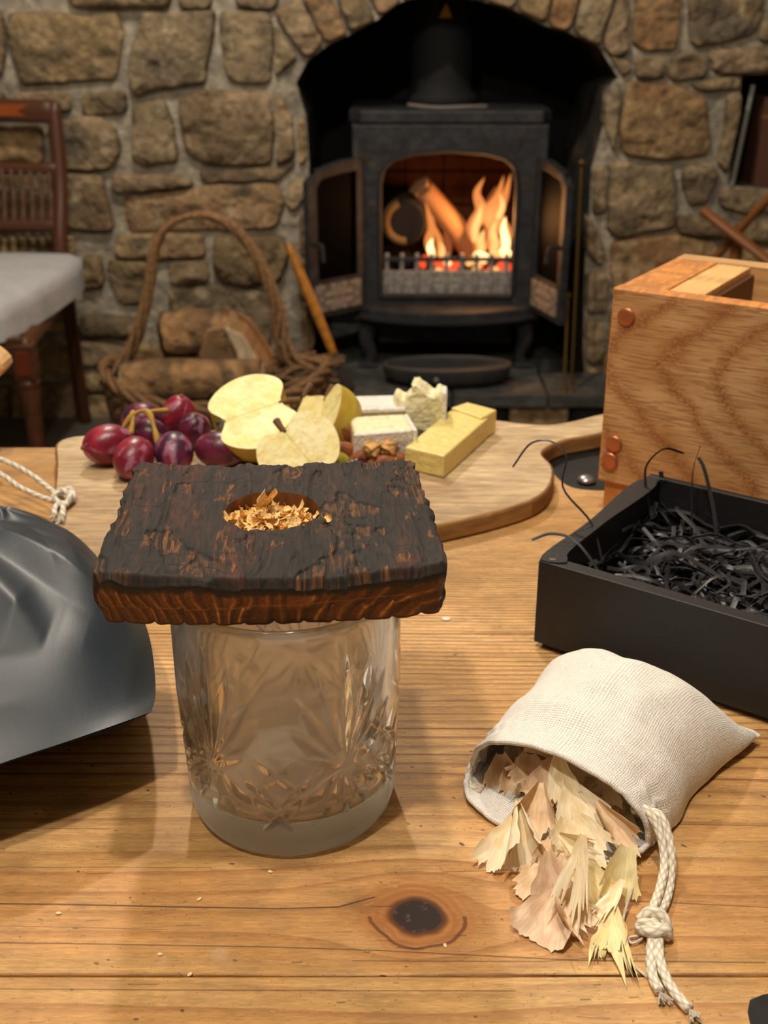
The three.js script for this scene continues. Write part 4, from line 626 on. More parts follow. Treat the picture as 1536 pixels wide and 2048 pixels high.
// ---------- cut-glass tumbler ----------
const GX = -0.0345, GD = 0.349, GH = 0.0935;
{
  const FH = 0.037, CELL = Math.PI * 2 / 5, R0 = 0.0395;
  // height-map of the cuts in one fifth of the wall: s along the wall from a fan's centre line (m), y above the table
  const leaf = (s, y, x0, y0, x1, y1, w, dep) => { const dx = x1 - x0, dy = y1 - y0, L = Math.hypot(dx, dy), t = ((s - x0) * dx + (y - y0) * dy) / (L * L); if (t <= 0 || t >= 1) return 0; const n = Math.abs((s - x0) * dy - (y - y0) * dx) / L, hw = w * Math.sin(Math.PI * Math.pow(t, 0.75)) ** 0.7 + 1e-6; return n < hw ? dep * (1 - n / hw) * Math.min(1, Math.sin(Math.PI * t) * 1.6) : 0; };
  const fan = []; for (const [a, l, w] of [[0, 0.048, 0.0021], [14, 0.043, 0.0029], [29, 0.037, 0.0031], [46, 0.028, 0.0029], [63, 0.016, 0.0020]]) for (const sg of a ? [1, -1] : [1]) { const q = a * Math.PI / 180 * sg; fan.push([Math.sin(q) * 0.002, FH + 0.001, Math.sin(q) * l, FH + Math.cos(q) * l, w, 0.0018]); }
  for (const [a, l, w] of [[0, 0.020, 0.0030], [27, 0.0205, 0.0034], [54, 0.021, 0.0032]]) for (const sg of a ? [1, -1] : [1]) { const q = a * Math.PI / 180 * sg; fan.push([Math.sin(q) * 0.001, FH - 0.001, Math.sin(q) * l, FH - Math.cos(q) * l, w, 0.0021]); }
  const H = CELL * R0 / 2, cross = [];
  for (const [x0, y0, x1, y1, w] of [[-0.011, 0.0305, 0.006, 0.0135, 0.0017], [0.011, 0.0305, -0.006, 0.0135, 0.0017], [-0.0075, 0.0445, 0.0105, 0.0265, 0.0016], [0.0075, 0.0445, -0.0105, 0.0265, 0.0016], [-0.0115, 0.0355, 0.001, 0.0225, 0.0016], [0.0115, 0.0355, -0.001, 0.0225, 0.0016]]) cross.push([x0, y0, x1, y1, w * 1.2, 0.0021]);
  const cut = (th, y) => { let q = ((th % CELL) + CELL) % CELL; const a = q > CELL / 2 ? q - CELL : q, s = a * R0, b = q - CELL / 2, sb = b * R0; let d = 0; for (const f of fan) d = Math.max(d, leaf(s, y, ...f)); for (const f of cross) d = Math.max(d, leaf(sb, y, ...f)); return d; };
  const outer = [[0, 0.0016], [0.015, 0.0016], [0.029, 0.0012], [0.0325, 0.0002], [0.0345, 0.0002], [0.0362, 0.0012], [0.0376, 0.0036], [0.0385, 0.0075]];
  for (let i = 1; i <= 110; i++) outer.push([0.0385 + 0.0020 * Math.min(1, i / 60), 0.0075 + (0.0915 - 0.0075) * i / 110]);
  const inner = [[0.0402, GH - 0.0007], [0.0396, GH], [0.0386, GH], [0.0378, GH - 0.0008]]; for (let i = 1; i <= 16; i++) inner.push([0.0376 - 0.0027 * i / 16, GH - 0.001 - (GH - 0.022) * i / 16]); inner.push([0.0340, 0.0175], [0.0325, 0.0150], [0.029, 0.0136], [0.018, 0.0130], [0, 0.0130]);
  const P = [...outer, ...inner], NO = outer.length, TH0 = 0.582;       // a fan's centre stands a little right of the side towards the camera
  const g = weldNormals(grid(640, P.length - 1, (u, v) => { const k = Math.round(v * (P.length - 1)), [r, y] = P[k], th = u * Math.PI * 2, c = k < NO && k > 7 ? cut(th - TH0, y) : 0, R = r - c; return [Math.sin(th) * R, y, Math.cos(th) * R]; }));
  const frost = texFromFn(64, 512, (u, v) => { const y = P[Math.min(P.length - 1, Math.round(v * (P.length - 1)))][1], out = v < (NO - 1) / (P.length - 1); return out && y < 0.0170 ? 0.55 : out ? 0.05 : 0.04; }, false); frost.wrapT = THREE.ClampToEdgeWrapping;   // the base is ground, the wall clear
  const gl = thing('tumbler', 'cut-crystal whisky tumbler with fan cuts, hazy with smoke, under the charred lid', 'glass', [GX, T, -GD]);
  part(gl, 'glass_body', g, pm({ color: 0xffffff, transparent: true, opacity: 0.86, transmission: 1, roughness: 1, roughnessMap: frost, thickness: 0.005, ior: 1.5, attenuationColor: C(226, 222, 206), attenuationDistance: 0.05 }));
  const sk = thing('smoke', 'pale grey smoke filling the inside of the crystal tumbler', 'smoke', [GX, T, -GD]); stuff(sk);
  [[GH - 0.0020, 0.20, 0], [0.060, 0.27, 0.0012]].forEach(([top, op, ins]) => {           // thinner above, settled and denser below
    const o = [[0, 0.0139 + ins], [0.018, 0.0139 + ins], [0.0285 - ins, 0.0145 + ins], [0.0318 - ins, 0.0158 + ins], [0.0334 - ins, 0.0180 + ins]]; for (let i = 0; i <= 12; i++) o.push([0.0344 - ins + 0.0027 * i / 12 * (top - 0.022) / (GH - 0.024), 0.022 + (top - 0.0225) * i / 12]); o.push([0.02, top + 0.0004], [0, top + 0.0012 * (ins > 0 ? 1 : 0) + 0.0004]);
    const g = new THREE.LatheGeometry(o.map((p) => new THREE.Vector2(...p)), 64), Q = g.attributes.position; if (ins) for (let i = 0; i < Q.count; i++) if (Q.getY(i) > 0.05) Q.setY(i, Q.getY(i) + 0.006 * vn(Q.getX(i) * 60, Q.getZ(i) * 60)); g.computeVertexNormals(); weldNormals(g);
    stuff(part(sk, 'smoke_layer', g, pm({ color: C(252, 248, 242), transparent: true, opacity: op, roughness: 1, transmission: 0.5, thickness: 0, specularIntensity: 0 })));
  });
}

// ---------- charred barrel-wood lid ----------
const LX = -0.0365, LD = 0.3625, LW = 0.1135, LL = 0.0995, LB = T + GH + 0.0004, LT = 0.0165, LID_TURN = 0.03;
const HOLE = [-0.0397 - LX, LD - 0.3665, 0.0176];    // in the lid's axes: x, z, radius
{
  const relief = (x, z) => {           // metres of relief of the burnt top at x (across the grain) and z (along it)
    const w = x + 0.0006 * vn(z * 60, x * 30) + 0.10 * z * (x < -0.01 ? -0.25 : 0.05);
    const a = fbm(w * 330, z * 34 + 3, 4), b = fbm(w * 1000, z * 130, 3), crack = Math.max(Math.pow(1 - Math.min(1, Math.abs(vn(w * 150 + 7, z * 11)) * 11), 2), 0.8 * Math.pow(1 - Math.min(1, Math.abs(vn(w * 90 - 17, z * 120 + 9) + 0.25) * 14), 2)), chip = ss(0.24, 0.29, fbm(w * 85 + 11, z * 45 + 5, 5));
    return [0.0005 * a + 0.0003 * b - 0.0005 * crack - 0.0007 * chip, crack, chip, a, b];
  };
  const topTex = texFromFn(1400, 1230, (u, v) => {
    const x = (u - 0.5) * LW, z = (0.5 - v) * LL, [, crack, chip, a, b] = relief(x, z), m = fbm(x * 60, z * 26 + 60, 4), n = fbm(x * 700, z * 260, 3), f = fbm(x * 1900, z * 160, 2), ash = ss(0.0, 0.5, fbm(x * 40 + 80, z * 40, 3));
    let c = mix3([44, 35, 29], [66, 48, 37], ss(-0.3, 0.4, a + m)); c = mix3(c, [58, 54, 50], ash * 0.5); c = mix3(c, [88, 46, 29], ss(0.05, 0.40, fbm(x * 90 + 31, z * 24, 3)) * 0.7);
    const fresh = ss(0.27, 0.34, Math.max(fbm(x * 85 + 11, z * 45 + 5, 5), fbm(x * 210 + 5, z * 80 + 35, 4) - 0.02 + 0.06 * ss(-0.02, -0.05, x)) + 0.06 * n + 0.03 * ss(0.01, -0.05, x) - 0.02); c = mix3(c, [138, 98, 58], fresh * 0.75 * ss(-0.4, 0.3, b + 0.2)); c = mix3(c, [20, 16, 14], crack * 0.85); const k = 1 + n * 0.45 + f * 0.40 + b * 0.5; return [c[0] * k, c[1] * k, c[2] * k];
  });
  const topM = sm({ map: topTex, bumpMap: topTex, bumpScale: 0.0012, roughness: 0.78, color: 0xb0a498 });
  const endTex = texFromFn(1400, 260, (u, v) => {
    const x = u * LW, y = v * LT, lean = x - (y - 0.008) * mix(-0.35, 0.5, u), ph = lean * mix(290, 170, u) + 0.5 * vn(x * 130, y * 90), t = ph - Math.floor(ph), l = Math.exp(-(((t - 0.5) / 0.10) ** 2)), ray = Math.exp(-((((y / LT - (0.30 + 0.30 * u + 0.03 * vn(x * 90, 3)))) / 0.02) ** 2)), n = fbm(x * 900, y * 1200, 3), burn = ss(0.74, 0.90, v + 0.08 * vn(x * 300, 1) + 0.03 * vn(x * 900, 4));
    let c = mix3([78, 40, 14], [108, 58, 22], 0.5 + fbm(x * 60, y * 100, 3)); c = mix3(c, [40, 20, 10], ss(0.5, 0.9, t) * 0.5); c = mix3(c, [184, 118, 54], l * 0.95 * (0.6 + 0.5 * vn(x * 300, y * 60))); c = mix3(c, [150, 92, 42], ray * 0.7); c = mix3(c, [28, 21, 18], burn); const k = 1 + n * 0.3; return [c[0] * k, c[1] * k, c[2] * k];
  });
  const endM = sm({ map: endTex, bumpMap: endTex, bumpScale: 0.0002, roughness: 0.45 });
  const sideM = sm({ map: endTex, color: 0xb09080, roughness: 0.7 }), underM = sm({ color: C(74, 46, 26), roughness: 0.8 }), holeM = sm({ map: sized(texFromFn(256, 128, (u, v) => { const k = 1 + fbm(u * 30, v * 8, 4) * 0.5; return [122 * k, 74 * k, 34 * k]; }), 1), roughness: 0.6 });
  const bx = new THREE.BoxGeometry(LW, LT, LL, 230, 14, 190), Q = bx.attributes.position, hx = LW / 2, hz = LL / 2;
  for (let i = 0; i < Q.count; i++) {
    let x = Q.getX(i), y = Q.getY(i) + LT / 2, z = Q.getZ(i); const yy = y / LT, e = Math.max(Math.abs(x) / hx, Math.abs(z) / hz);
    const ox = x, oz = z, ax = Math.abs(ox) / hx, az = Math.abs(oz) / hz;
    // plan: front corners rounded, edges ragged
    const rc = 0.0045, cxr = hx - rc, czr = hz - rc; if (Math.abs(x) > cxr && z > czr) { const dx = Math.abs(x) - cxr, dz = z - czr, m = Math.max(dx, dz), l = Math.hypot(dx, dz) || 1; x = Math.sign(x) * (cxr + dx * m / l); z = czr + dz * m / l; }
    const rag = 0.0011 * vn(ox * 330, yy * 2) * ss(0.92, 1, az) * (oz < 0 ? 1.6 : 0.5); z += rag + (oz > 0 ? -0.0085 * Math.pow(Math.abs(ox / hx + 0.15), 2) * ss(0, 1, az) * 0.55 : 0.0016 * vn(ox * 90, 4) * az);
    x += 0.0010 * vn(oz * 240, yy * 2 + 9) * ss(0.94, 1, ax); { const bz = 0.5 - z / (2 * hz); x += (x > 0 ? -0.0072 : -0.0022) * bz * Math.abs(ox) / hx; }
    if (yy > 0.999 || e > 0.98) { if (yy > 0.3) { const r = relief(ox, oz)[0] * ss(0.5, 1, yy); const edge = Math.pow(ss(0.95, 1.0, az), 1.5) * (oz > 0 ? 0.0016 + 0.0022 * Math.abs(vn(ox * 70, 5)) : 0.0006) + ss(0.97, 1, ax) * 0.0008; y += r - edge * ss(0.35, 1, yy); } }
    { const r = 0.0050, dx = Math.abs(x) - (hx * 0.99 - r), dy = r - y; if (dx > 0 && dy > 0) { const m = Math.max(dx, dy), l = Math.hypot(dx, dy) || 1; x = Math.sign(x) * (hx * 0.99 - r + dx * m / l); y = r - dy * m / l; } }
    y += 0.0022 * (ox / hx) ** 2 * ss(0, 1, yy) * 0.8;                                        // the stave's slight hollow
    if (yy < 0.3) { const t = (ox * 105) % 1, f = t < 0 ? t + 1 : t; y += (0.0013 * Math.pow(Math.abs(f - 0.5) * 2, 6)) * ss(0.9, 1, az) + 0.0012 * ss(0.985, 1, Math.max(ax, az)); if (oz > 0) y += 0.0; }
    Q.setXYZ(i, x, y, z);
  }
  bx.computeVertexNormals(); weldNormals(bx);
  const A = new Brush(bx, [sideM, sideM, topM, underM, endM, endM]), cyl = new THREE.CylinderGeometry(HOLE[2], HOLE[2] * 0.97, 0.06, 56, 10), B = new Brush(cyl, [holeM, holeM, holeM]);
  const cp = cyl.attributes.position; for (let i = 0; i < cp.count; i++) { const q = 1 + 0.05 * vn(cp.getX(i) * 260, cp.getZ(i) * 260); cp.setX(i, cp.getX(i) * q); cp.setZ(i, cp.getZ(i) * q); }
  B.position.set(HOLE[0], 0.03 + 0.0035, HOLE[1]); A.updateMatrixWorld(); B.updateMatrixWorld();
  const ev = new Evaluator(), r = ev.evaluate(A, B, SUBTRACTION);
  const lid = thing('smoker_lid', 'charred dark oak slab with a round hole, lying on the tumbler', 'smoker lid', [LX, LB, -LD], LID_TURN);
  part(lid, 'slab', r.geometry, r.material);
  part(lid, 'hole_mesh', tf(new THREE.CylinderGeometry(HOLE[2] * 0.96, HOLE[2] * 0.96, 0.0004, 40), { p: [HOLE[0], 0.0040, HOLE[1]] }), sm({ color: C(120, 110, 100), metalness: 0.6, roughness: 0.5 }));
  // wood chips in the hole
  const R = rng(21), gs = [], hxw = LX + HOLE[0], hdw = LD - HOLE[1], y0 = LB + 0.0045;
  for (let i = 0; i < 460; i++) {
    const a = R() * 6.283, q = Math.sqrt(R()), rr = q * 0.0152, x = hxw + Math.cos(a) * rr, z = -hdw + Math.sin(a) * rr, y = y0 + (0.0112 - 0.0030 * q * q + 0.0022 * (z + hdw) / 0.016) * (0.45 + 0.55 * R()), l = 0.0026 + R() * 0.0056, w = 0.0009 + R() * 0.0022, b = R() * 6.283, cu = (R() - 0.3) * 5;
    gs.push(tf(grid(5, 2, (u, v) => { const t = (u - 0.5) * cu, rad = l / (Math.abs(cu) + 0.3); return [Math.sin(t) * rad + (u - 0.5) * l * 0.3, (1 - Math.cos(t)) * rad * 0.8, (v - 0.5) * w * (1 + 0.4 * Math.sin(u * 9 + i))]; }), { p: [x, y, z], r: [(R() - 0.5) * 1.6, b, (R() - 0.5) * 1.6] }));
  }
  const chipT = texFromFn(128, 128, (u, v) => { const k = 1 + fbm(u * 22, v * 8, 4) * 0.3; return [244 * k, 200 * k, 132 * k]; });
  const chipM = sm({ map: chipT, roughness: 0.8 });
  const pile = one('wood_chips', 'heap of golden wood chips filling the hole of the charred lid', 'wood chips', mergeGeometries(gs), chipM); stuff(pile);
  const chip = (label, p, l, w, cu, rot) => { const g = grid(14, 4, (u, v) => { const t = (u - 0.5) * cu, rad = l / Math.max(0.4, Math.abs(cu)); return [Math.sin(t) * rad, (1 - Math.cos(t)) * rad, (v - 0.5) * w * (1 + 0.12 * vn(u * 9, p[0] * 900))]; }); one('wood_curl', label, 'wood chip', tf(g, { r: rot }), chipM, p); };
  chip('rolled wood curl sticking up at the back of the chip heap', [hxw - 0.0020, y0 + 0.0135, -hdw - 0.0035], 0.0100, 0.012, 4.4, [-0.75, 0.35, 0.2]);
  chip('little wood curl lying on the lid right of its hole', [hxw + 0.0198, LB + LT + 0.0006, -hdw + 0.009], 0.005, 0.0032, 4.2, [0.2, 0.7, 0.2]);
  chip('open ring curl at the right rim of the hole', [hxw + 0.0125, y0 + 0.0085, -hdw - 0.001], 0.0095, 0.003, 5.0, [1.2, 0.4, 0.0]);
  chip('thin dark-edged flake standing at the left rim of the hole', [hxw - 0.0150, y0 + 0.0085, -hdw + 0.002], 0.009, 0.0025, 0.8, [0.3, -0.5, -0.7]);
}

// ---------- grey waxed paper bag ----------
{
  const rows = [
    [0.00, [-0.0867, 0.7612, -0.3529], [-0.1102, 0.7635, -0.3326], [-0.1324, 0.7635, -0.3181], [-0.195, 0.7600, -0.279]],
    [0.16, [-0.0888, 0.7575, -0.3708], [-0.1130, 0.7680, -0.3530], [-0.1390, 0.7720, -0.3370], [-0.203, 0.7720, -0.300]],
    [0.36, [-0.0990, 0.7570, -0.4130], [-0.1180, 0.7760, -0.4040], [-0.1460, 0.7830, -0.3900], [-0.212, 0.7860, -0.350]],
    [0.55, [-0.1085, 0.7580, -0.4370], [-0.1270, 0.7800, -0.4350], [-0.1600, 0.7890, -0.4380], [-0.222, 0.7930, -0.405]],
    [0.76, [-0.1240, 0.7580, -0.4630], [-0.1400, 0.7750, -0.4700], [-0.1740, 0.7830, -0.4720], [-0.233, 0.7850, -0.455]],
    [0.91, [-0.1420, 0.7540, -0.4850], [-0.1560, 0.7690, -0.4960], [-0.1830, 0.7760, -0.4990], [-0.240, 0.7740, -0.495]],
    [1.00, [-0.1560, 0.7450, -0.4980], [-0.1680, 0.7500, -0.5090], [-0.1900, 0.7520, -0.5130], [-0.245, 0.7500, -0.510]]];
  const cols = [1, 2, 3, 4].map((k) => new THREE.CatmullRomCurve3(rows.map((r) => V(...r[k])))), cr = (t, s) => new THREE.CatmullRomCurve3(cols.map((c) => c.getPoint(t))).getPoint(s);
  const crump = (x, z) => {
    // one sharp pocket fold opening to the left of its tip, and long soft waves
    const dx = -0.131 - x, up = -0.376 - dx * 0.95, lo = -0.370 + dx * 0.35, q = dx > 0 ? clamp((lo - z) / Math.max(1e-4, lo - up)) : 0, past = z < up ? Math.exp(-(((up - z) / 0.014) ** 2)) : 1, pocket = dx > 0 ? 0.0055 * Math.min(1, dx / 0.014) * q * past : 0;
    const crease = (ax, az, bx, bz, w, h) => { const ux = bx - ax, uz = bz - az, L = Math.hypot(ux, uz), t = clamp(((x - ax) * ux + (z - az) * uz) / (L * L)), d = Math.hypot(x - ax - ux * t, z - az - uz * t); return h * Math.max(0, 1 - d / w) * Math.sin(Math.PI * clamp(t * 0.9 + 0.05)); };
    return pocket + 0.0009 * vn(x * 26 + 3, z * 22) + crease(-0.20, -0.468, -0.105, -0.408, 0.016, 0.0042) + crease(-0.118, -0.405, -0.117, -0.372, 0.010, 0.0009) + crease(-0.150, -0.470, -0.128, -0.425, 0.010, 0.0022) + crease(-0.19, -0.452, -0.150, -0.470, 0.013, 0.003) + crease(-0.13, -0.345, -0.155, -0.325, 0.006, 0.0006);
  };
  const NU = 130, NV = 110, up = [];
  for (let j = 0; j <= NV; j++) { const c = new THREE.CatmullRomCurve3(cols.map((k) => k.getPoint(j / NV))), row = []; for (let i = 0; i <= NU; i++) row.push(c.getPoint(i / NU)); up.push(row); }
  const bump = (p, s, t) => { const q = ss(0.0, 0.14, s) * ss(0, 0.30, t); const star = Math.max(0, 1 - Math.hypot(p.x + 0.181, p.z + 0.487) / 0.022); const an = Math.atan2(p.z + 0.487, p.x + 0.181); return q * crump(p.x, p.z) + star * 0.006 * (0.5 + 0.5 * Math.abs(Math.sin(an * 2.5))) * ss(0, 0.05, 1 - t) ; };
  const top = grid(NU, NV, (u, v) => { const p = up[Math.round(v * NV)][Math.round(u * NU)]; return [p.x, p.y + bump(p, u, v), p.z]; }, (u, v) => [u * 0.15, v * 0.2]);
  const low = grid(NU, NV, (u, v) => { const p = up[Math.round(v * NV)][Math.round(u * NU)], y = p.y + bump(p, u, v), open = ss(0, 0.35, v), s = Math.min(1, u / 0.22), dep = (p.y - T - 0.0010) * open * Math.pow(Math.sin(s * Math.PI / 2), 0.6), fold = 0.0005 * ss(0, 0.03, u); return [p.x + (u < 0.02 ? 0 : 0), Math.max(T + 0.0008, y - fold - dep), p.z]; }, (u, v) => [u * 0.15, v * 0.2]);
  const paper = sm({ map: sized(texFromFn(256, 256, (u, v) => { const k = 1 + 0.10 * vn(u * 128, v * 128) + 0.08 * fbm(u * 20, v * 20, 3); return [32 * k, 42 * k, 52 * k]; }), 0.06), bumpMap: sized(bumpCoarse, 0.02), bumpScale: 0.000008, roughness: 0.43 });
  const bag = thing('paper_bag', 'crumpled dark grey waxed paper bag lying on the table at left', 'paper bag', [-0.15, T, -0.42]);
  part(bag, 'front_sheet', local(bag, top), paper); part(bag, 'back_sheet', local(bag, low), paper);
  const dk = sm({ color: C(40, 42, 44), roughness: 0.55 });
  part(bag, 'rolled_top', local(bag, sweep([[-0.27, 0.745, -0.520], [-0.215, 0.760, -0.527], [-0.190, 0.752, -0.520]], (t) => 0.010 - 0.004 * t, 20, 4, 0.55)), dk, 'darker rolled-over end');
  const cord = thing('cotton_cord', 'white cotton cord with a frayed knot, behind the grey bag', 'cord', [-0.2, BY, -0.61]);
  const ropeT = texFromFn(64, 64, (u, v) => { const t = Math.sin((u * 2 + v * 4) * 6.283) * 0.5 + 0.5, k = 0.80 + 0.2 * t; return [236 * k, 228 * k, 210 * k]; }); const rope = sm({ map: ropeT, bumpMap: ropeT, bumpScale: 0.0008, roughness: 0.95 });
  const cl = (n, pts, r, seg = 40) => part(cord, n, local(cord, sweep(pts, r, seg, 8)), rope);
  cl('strand', [[-0.30, 0.756, -0.655], [-0.236, 0.751, -0.640], [-0.212, 0.746, -0.626], [-0.196, 0.742, -0.611], [-0.187, 0.742, -0.600]], 0.0016); cl('strand', [[-0.30, 0.752, -0.640], [-0.238, 0.748, -0.630], [-0.214, 0.743, -0.612], [-0.198, 0.7415, -0.601], [-0.188, 0.742, -0.594]], 0.0016);
  cl('knot', [[-0.190, 0.7415, -0.603], [-0.184, 0.7450, -0.606], [-0.180, 0.7430, -0.599], [-0.184, 0.7415, -0.592], [-0.190, 0.7440, -0.595], [-0.187, 0.7465, -0.600], [-0.181, 0.7450, -0.596], [-0.182, 0.7415, -0.589]], 0.0018, 60);
  cl('tail', [[-0.184, 0.742, -0.592], [-0.182, 0.7415, -0.583], [-0.180, 0.741, -0.575]], 0.0017, 14); cl('tail', [[-0.187, 0.742, -0.594], [-0.187, 0.7415, -0.584], [-0.185, 0.741, -0.577]], 0.0016, 14);
  const R = rng(8), fr = []; for (let i = 0; i < 22; i++) { const b = i % 2 ? [-0.180, 0.741, -0.575] : [-0.185, 0.741, -0.577]; fr.push(sweep([b, [b[0] + (R() - 0.5) * 0.005, BY + 0.0004 + R() * 0.003, b[2] + 0.004 + R() * 0.004]], 0.0003, 3, 4)); } part(cord, 'frayed_end', local(cord, merge(fr)), rope);
}
// ---------- rounded pale wood at the left edge ----------
{
  const d = thing('wooden_stand', 'pale tan wooden stand whose rounded nose pokes in at the far left edge', 'wooden stand', [-0.30, T, -0.70]);
  const o = spline([[-0.04, 0.001], [0.034, 0.001], [0.037, 0.03], [0.040, 0.046], [0.048, 0.055], [0.0555, 0.0605], [0.0589, 0.0660], [0.0555, 0.0720], [0.048, 0.0775], [0.036, 0.082], [-0.04, 0.085]], 90), w = sm({ map: sized(texFromFn(128, 128, (u, v) => { const k = 1 + fbm(u * 4, v * 26, 3) * 0.14; return [222 * k, 178 * k, 124 * k]; }), 0.06), roughness: 0.6 });
  part(d, 'body', new THREE.ExtrudeGeometry(poly(o), { depth: 0.016, bevelEnabled: true, bevelThickness: 0.002, bevelSize: 0.002, bevelOffset: -0.002, bevelSegments: 3 }).translate(0, 0, -0.008), w);
  part(d, 'foot', rbox(0.07, 0.008, 0.04, 0.002, [0, 0.0042, 0]), w);
}

// ---------- oak box with copper rivets ----------
{
  const TURN = -33 * Math.PI / 180, P0 = [0.1264, 0.617];
  const bandG = (s, y) => 1.0 * Math.sqrt((y - 0.078) ** 2 + 0.00016) * (y > 0.078 ? 1.5 : 1.05) - s + 0.004 * vn(s * 40, y * 40);
  const face = texFromFn(1024, 768, (u, v) => {
    const s = u * 0.16, y = v * 0.12, g = bandG(s, y) * 30 + 0.22 * fbm(s * 45, y * 60, 3), t = g - Math.floor(g), band = Math.exp(-(((t - 0.5 - 0.10 * vn(s * 60, y * 60)) / 0.17) ** 2)), pore = ss(0.15, 0.55, vn(s * 130 + 2 * vn(y * 300, 1), y * 1500)) * 0.7 + 0.3 * vn(s * 60, y * 2600), n = fbm(s * 50, y * 90, 3);
    let c = mix3([214, 168, 118], [198, 146, 94], 0.5 + n); c = mix3(c, [146, 86, 42], band * (0.52 + 0.4 * vn(s * 900, y * 1400))); c = mix3(c, [138, 92, 56], pore * 0.6); return c;
  });
  const oak = sm({ map: placeTex(face, 0, 0, 0.16, 0.12), bumpMap: face, bumpScale: 0.0002, roughness: 0.5 });
  const endT = texFromFn(256, 512, (u, v) => { const k = 1 + fbm(u * 40, v * 10, 4) * 0.22; return [208 * k, 138 * k, 74 * k]; }), oakTop = sm({ map: sized(endT, 0.08), roughness: 0.5 }), pale = sm({ map: sized(texFromFn(256, 256, (u, v) => { const k = 1 + fbm(u * 30, v * 5, 4) * 0.16; return [224 * k, 178 * k, 116 * k]; }), 0.08), roughness: 0.55 });
  const inner = sm({ map: sized(texFromFn(256, 256, (u, v) => { const k = 1 + fbm(u * 6, v * 50, 4) * 0.2; return [196 * k, 152 * k, 100 * k]; }), 0.1), roughness: 0.6 });
  const ob = thing('oak_box', 'large oak box with copper rivets on its grained front, at right', 'wooden box', [P0[0], T, -P0[1]], TURN);
  const y0 = 0.0190, y1 = 0.1335, W = 0.175, D = 0.115, h = y1 - y0, ym = (y0 + y1) / 2;
  const fr = new THREE.ExtrudeGeometry(poly([[0, 0], [W, 0], [W, h], [0, h]]), { depth: 0.0105, bevelEnabled: true, bevelThickness: 0.0008, bevelSize: 0.0008, bevelOffset: -0.0008, bevelSegments: 2 }); fr.translate(0, y0, -0.0115); part(ob, 'front_panel', fr, [oak, oakTop]);
  part(ob, 'side_panel', rbox(0.026, h - 0.0004, D - 0.026, 0.0008, [0.0131, ym, -0.0115 - (D - 0.026) / 2]), oakTop); part(ob, 'inner_side', rbox(0.020, h - 0.0012, D - 0.026, 0.0006, [0.0362, ym - 0.0004, -0.0115 - (D - 0.026) / 2]), pale); part(ob, 'inner_lining', rbox(0.003, h - 0.004, D - 0.027, 0.0004, [0.0478, ym - 0.003, -0.0115 - (D - 0.026) / 2]), sm({ color: C(96, 62, 38), roughness: 0.7 }));
  part(ob, 'back_panel', rbox(W, h, 0.0145, 0.0008, [W / 2, ym, -D + 0.0072]), inner); part(ob, 'right_panel', rbox(0.012, h, D - 0.026, 0.0008, [W - 0.006, ym, -0.0115 - (D - 0.026) / 2]), oakTop); part(ob, 'floor_panel', rbox(W - 0.06, 0.012, D - 0.027, 0.0006, [0.049 + (W - 0.062) / 2, 0.0965, -0.0115 - (D - 0.026) / 2]), inner);
  part(ob, 'base', rbox(W - 0.006, y0 + 0.001, D - 0.006, 0.001, [W / 2 + 0.0005, y0 / 2, -D / 2]), oakTop);
  const cop = sm({ color: C(196, 122, 82), metalness: 0.75, roughness: 0.42 });
  for (const [s, y] of [[0.0090, 0.1185], [0.0082, 0.0435], [0.0068, 0.0330]]) part(ob, 'rivet', tf(new THREE.LatheGeometry([[0, 0.0013], [0.0026, 0.00125], [0.0042, 0.0010], [0.0050, 0.0005], [0.0052, -0.0005]].map((p) => new THREE.Vector2(...p)), 32), { r: [Math.PI / 2, 0, 0], p: [s, y, 0.0002 + (y < 0.034 ? 0.0009 : 0)] }), cop, 'copper rivet head');
  const at = (s, y, z) => { const v = V(s, y, z).applyAxisAngle(V(0, 1, 0), TURN); return [P0[0] + v.x, T + y, -P0[1] + v.z]; };
  const tw = thing('twine_coil', 'small coil of pale twine and dark wire inside the oak box', 'twine', at(0.086, 0.1027, -0.064)); tw.rotation.y = TURN;
  for (let i = 0; i < 5; i++) part(tw, 'turn', tf(new THREE.TorusGeometry(0.017 - i * 0.0016, 0.0018, 8, 48), { r: [Math.PI / 2 + 0.1 * i, 0.05 * i, 0], p: [0.001 * i, 0.006 + 0.0034 * i, 0] }), sm({ color: C(196, 168, 110), roughness: 0.9 }));
  part(tw, 'dark_wire', sweep([[-0.012, 0.024, 0.010], [0.0, 0.0275, 0.004], [0.014, 0.033, -0.006], [0.03, 0.034, -0.012]], 0.0012, 20, 8), sm({ color: C(40, 38, 38), roughness: 0.5 }), 'dark wire');
}

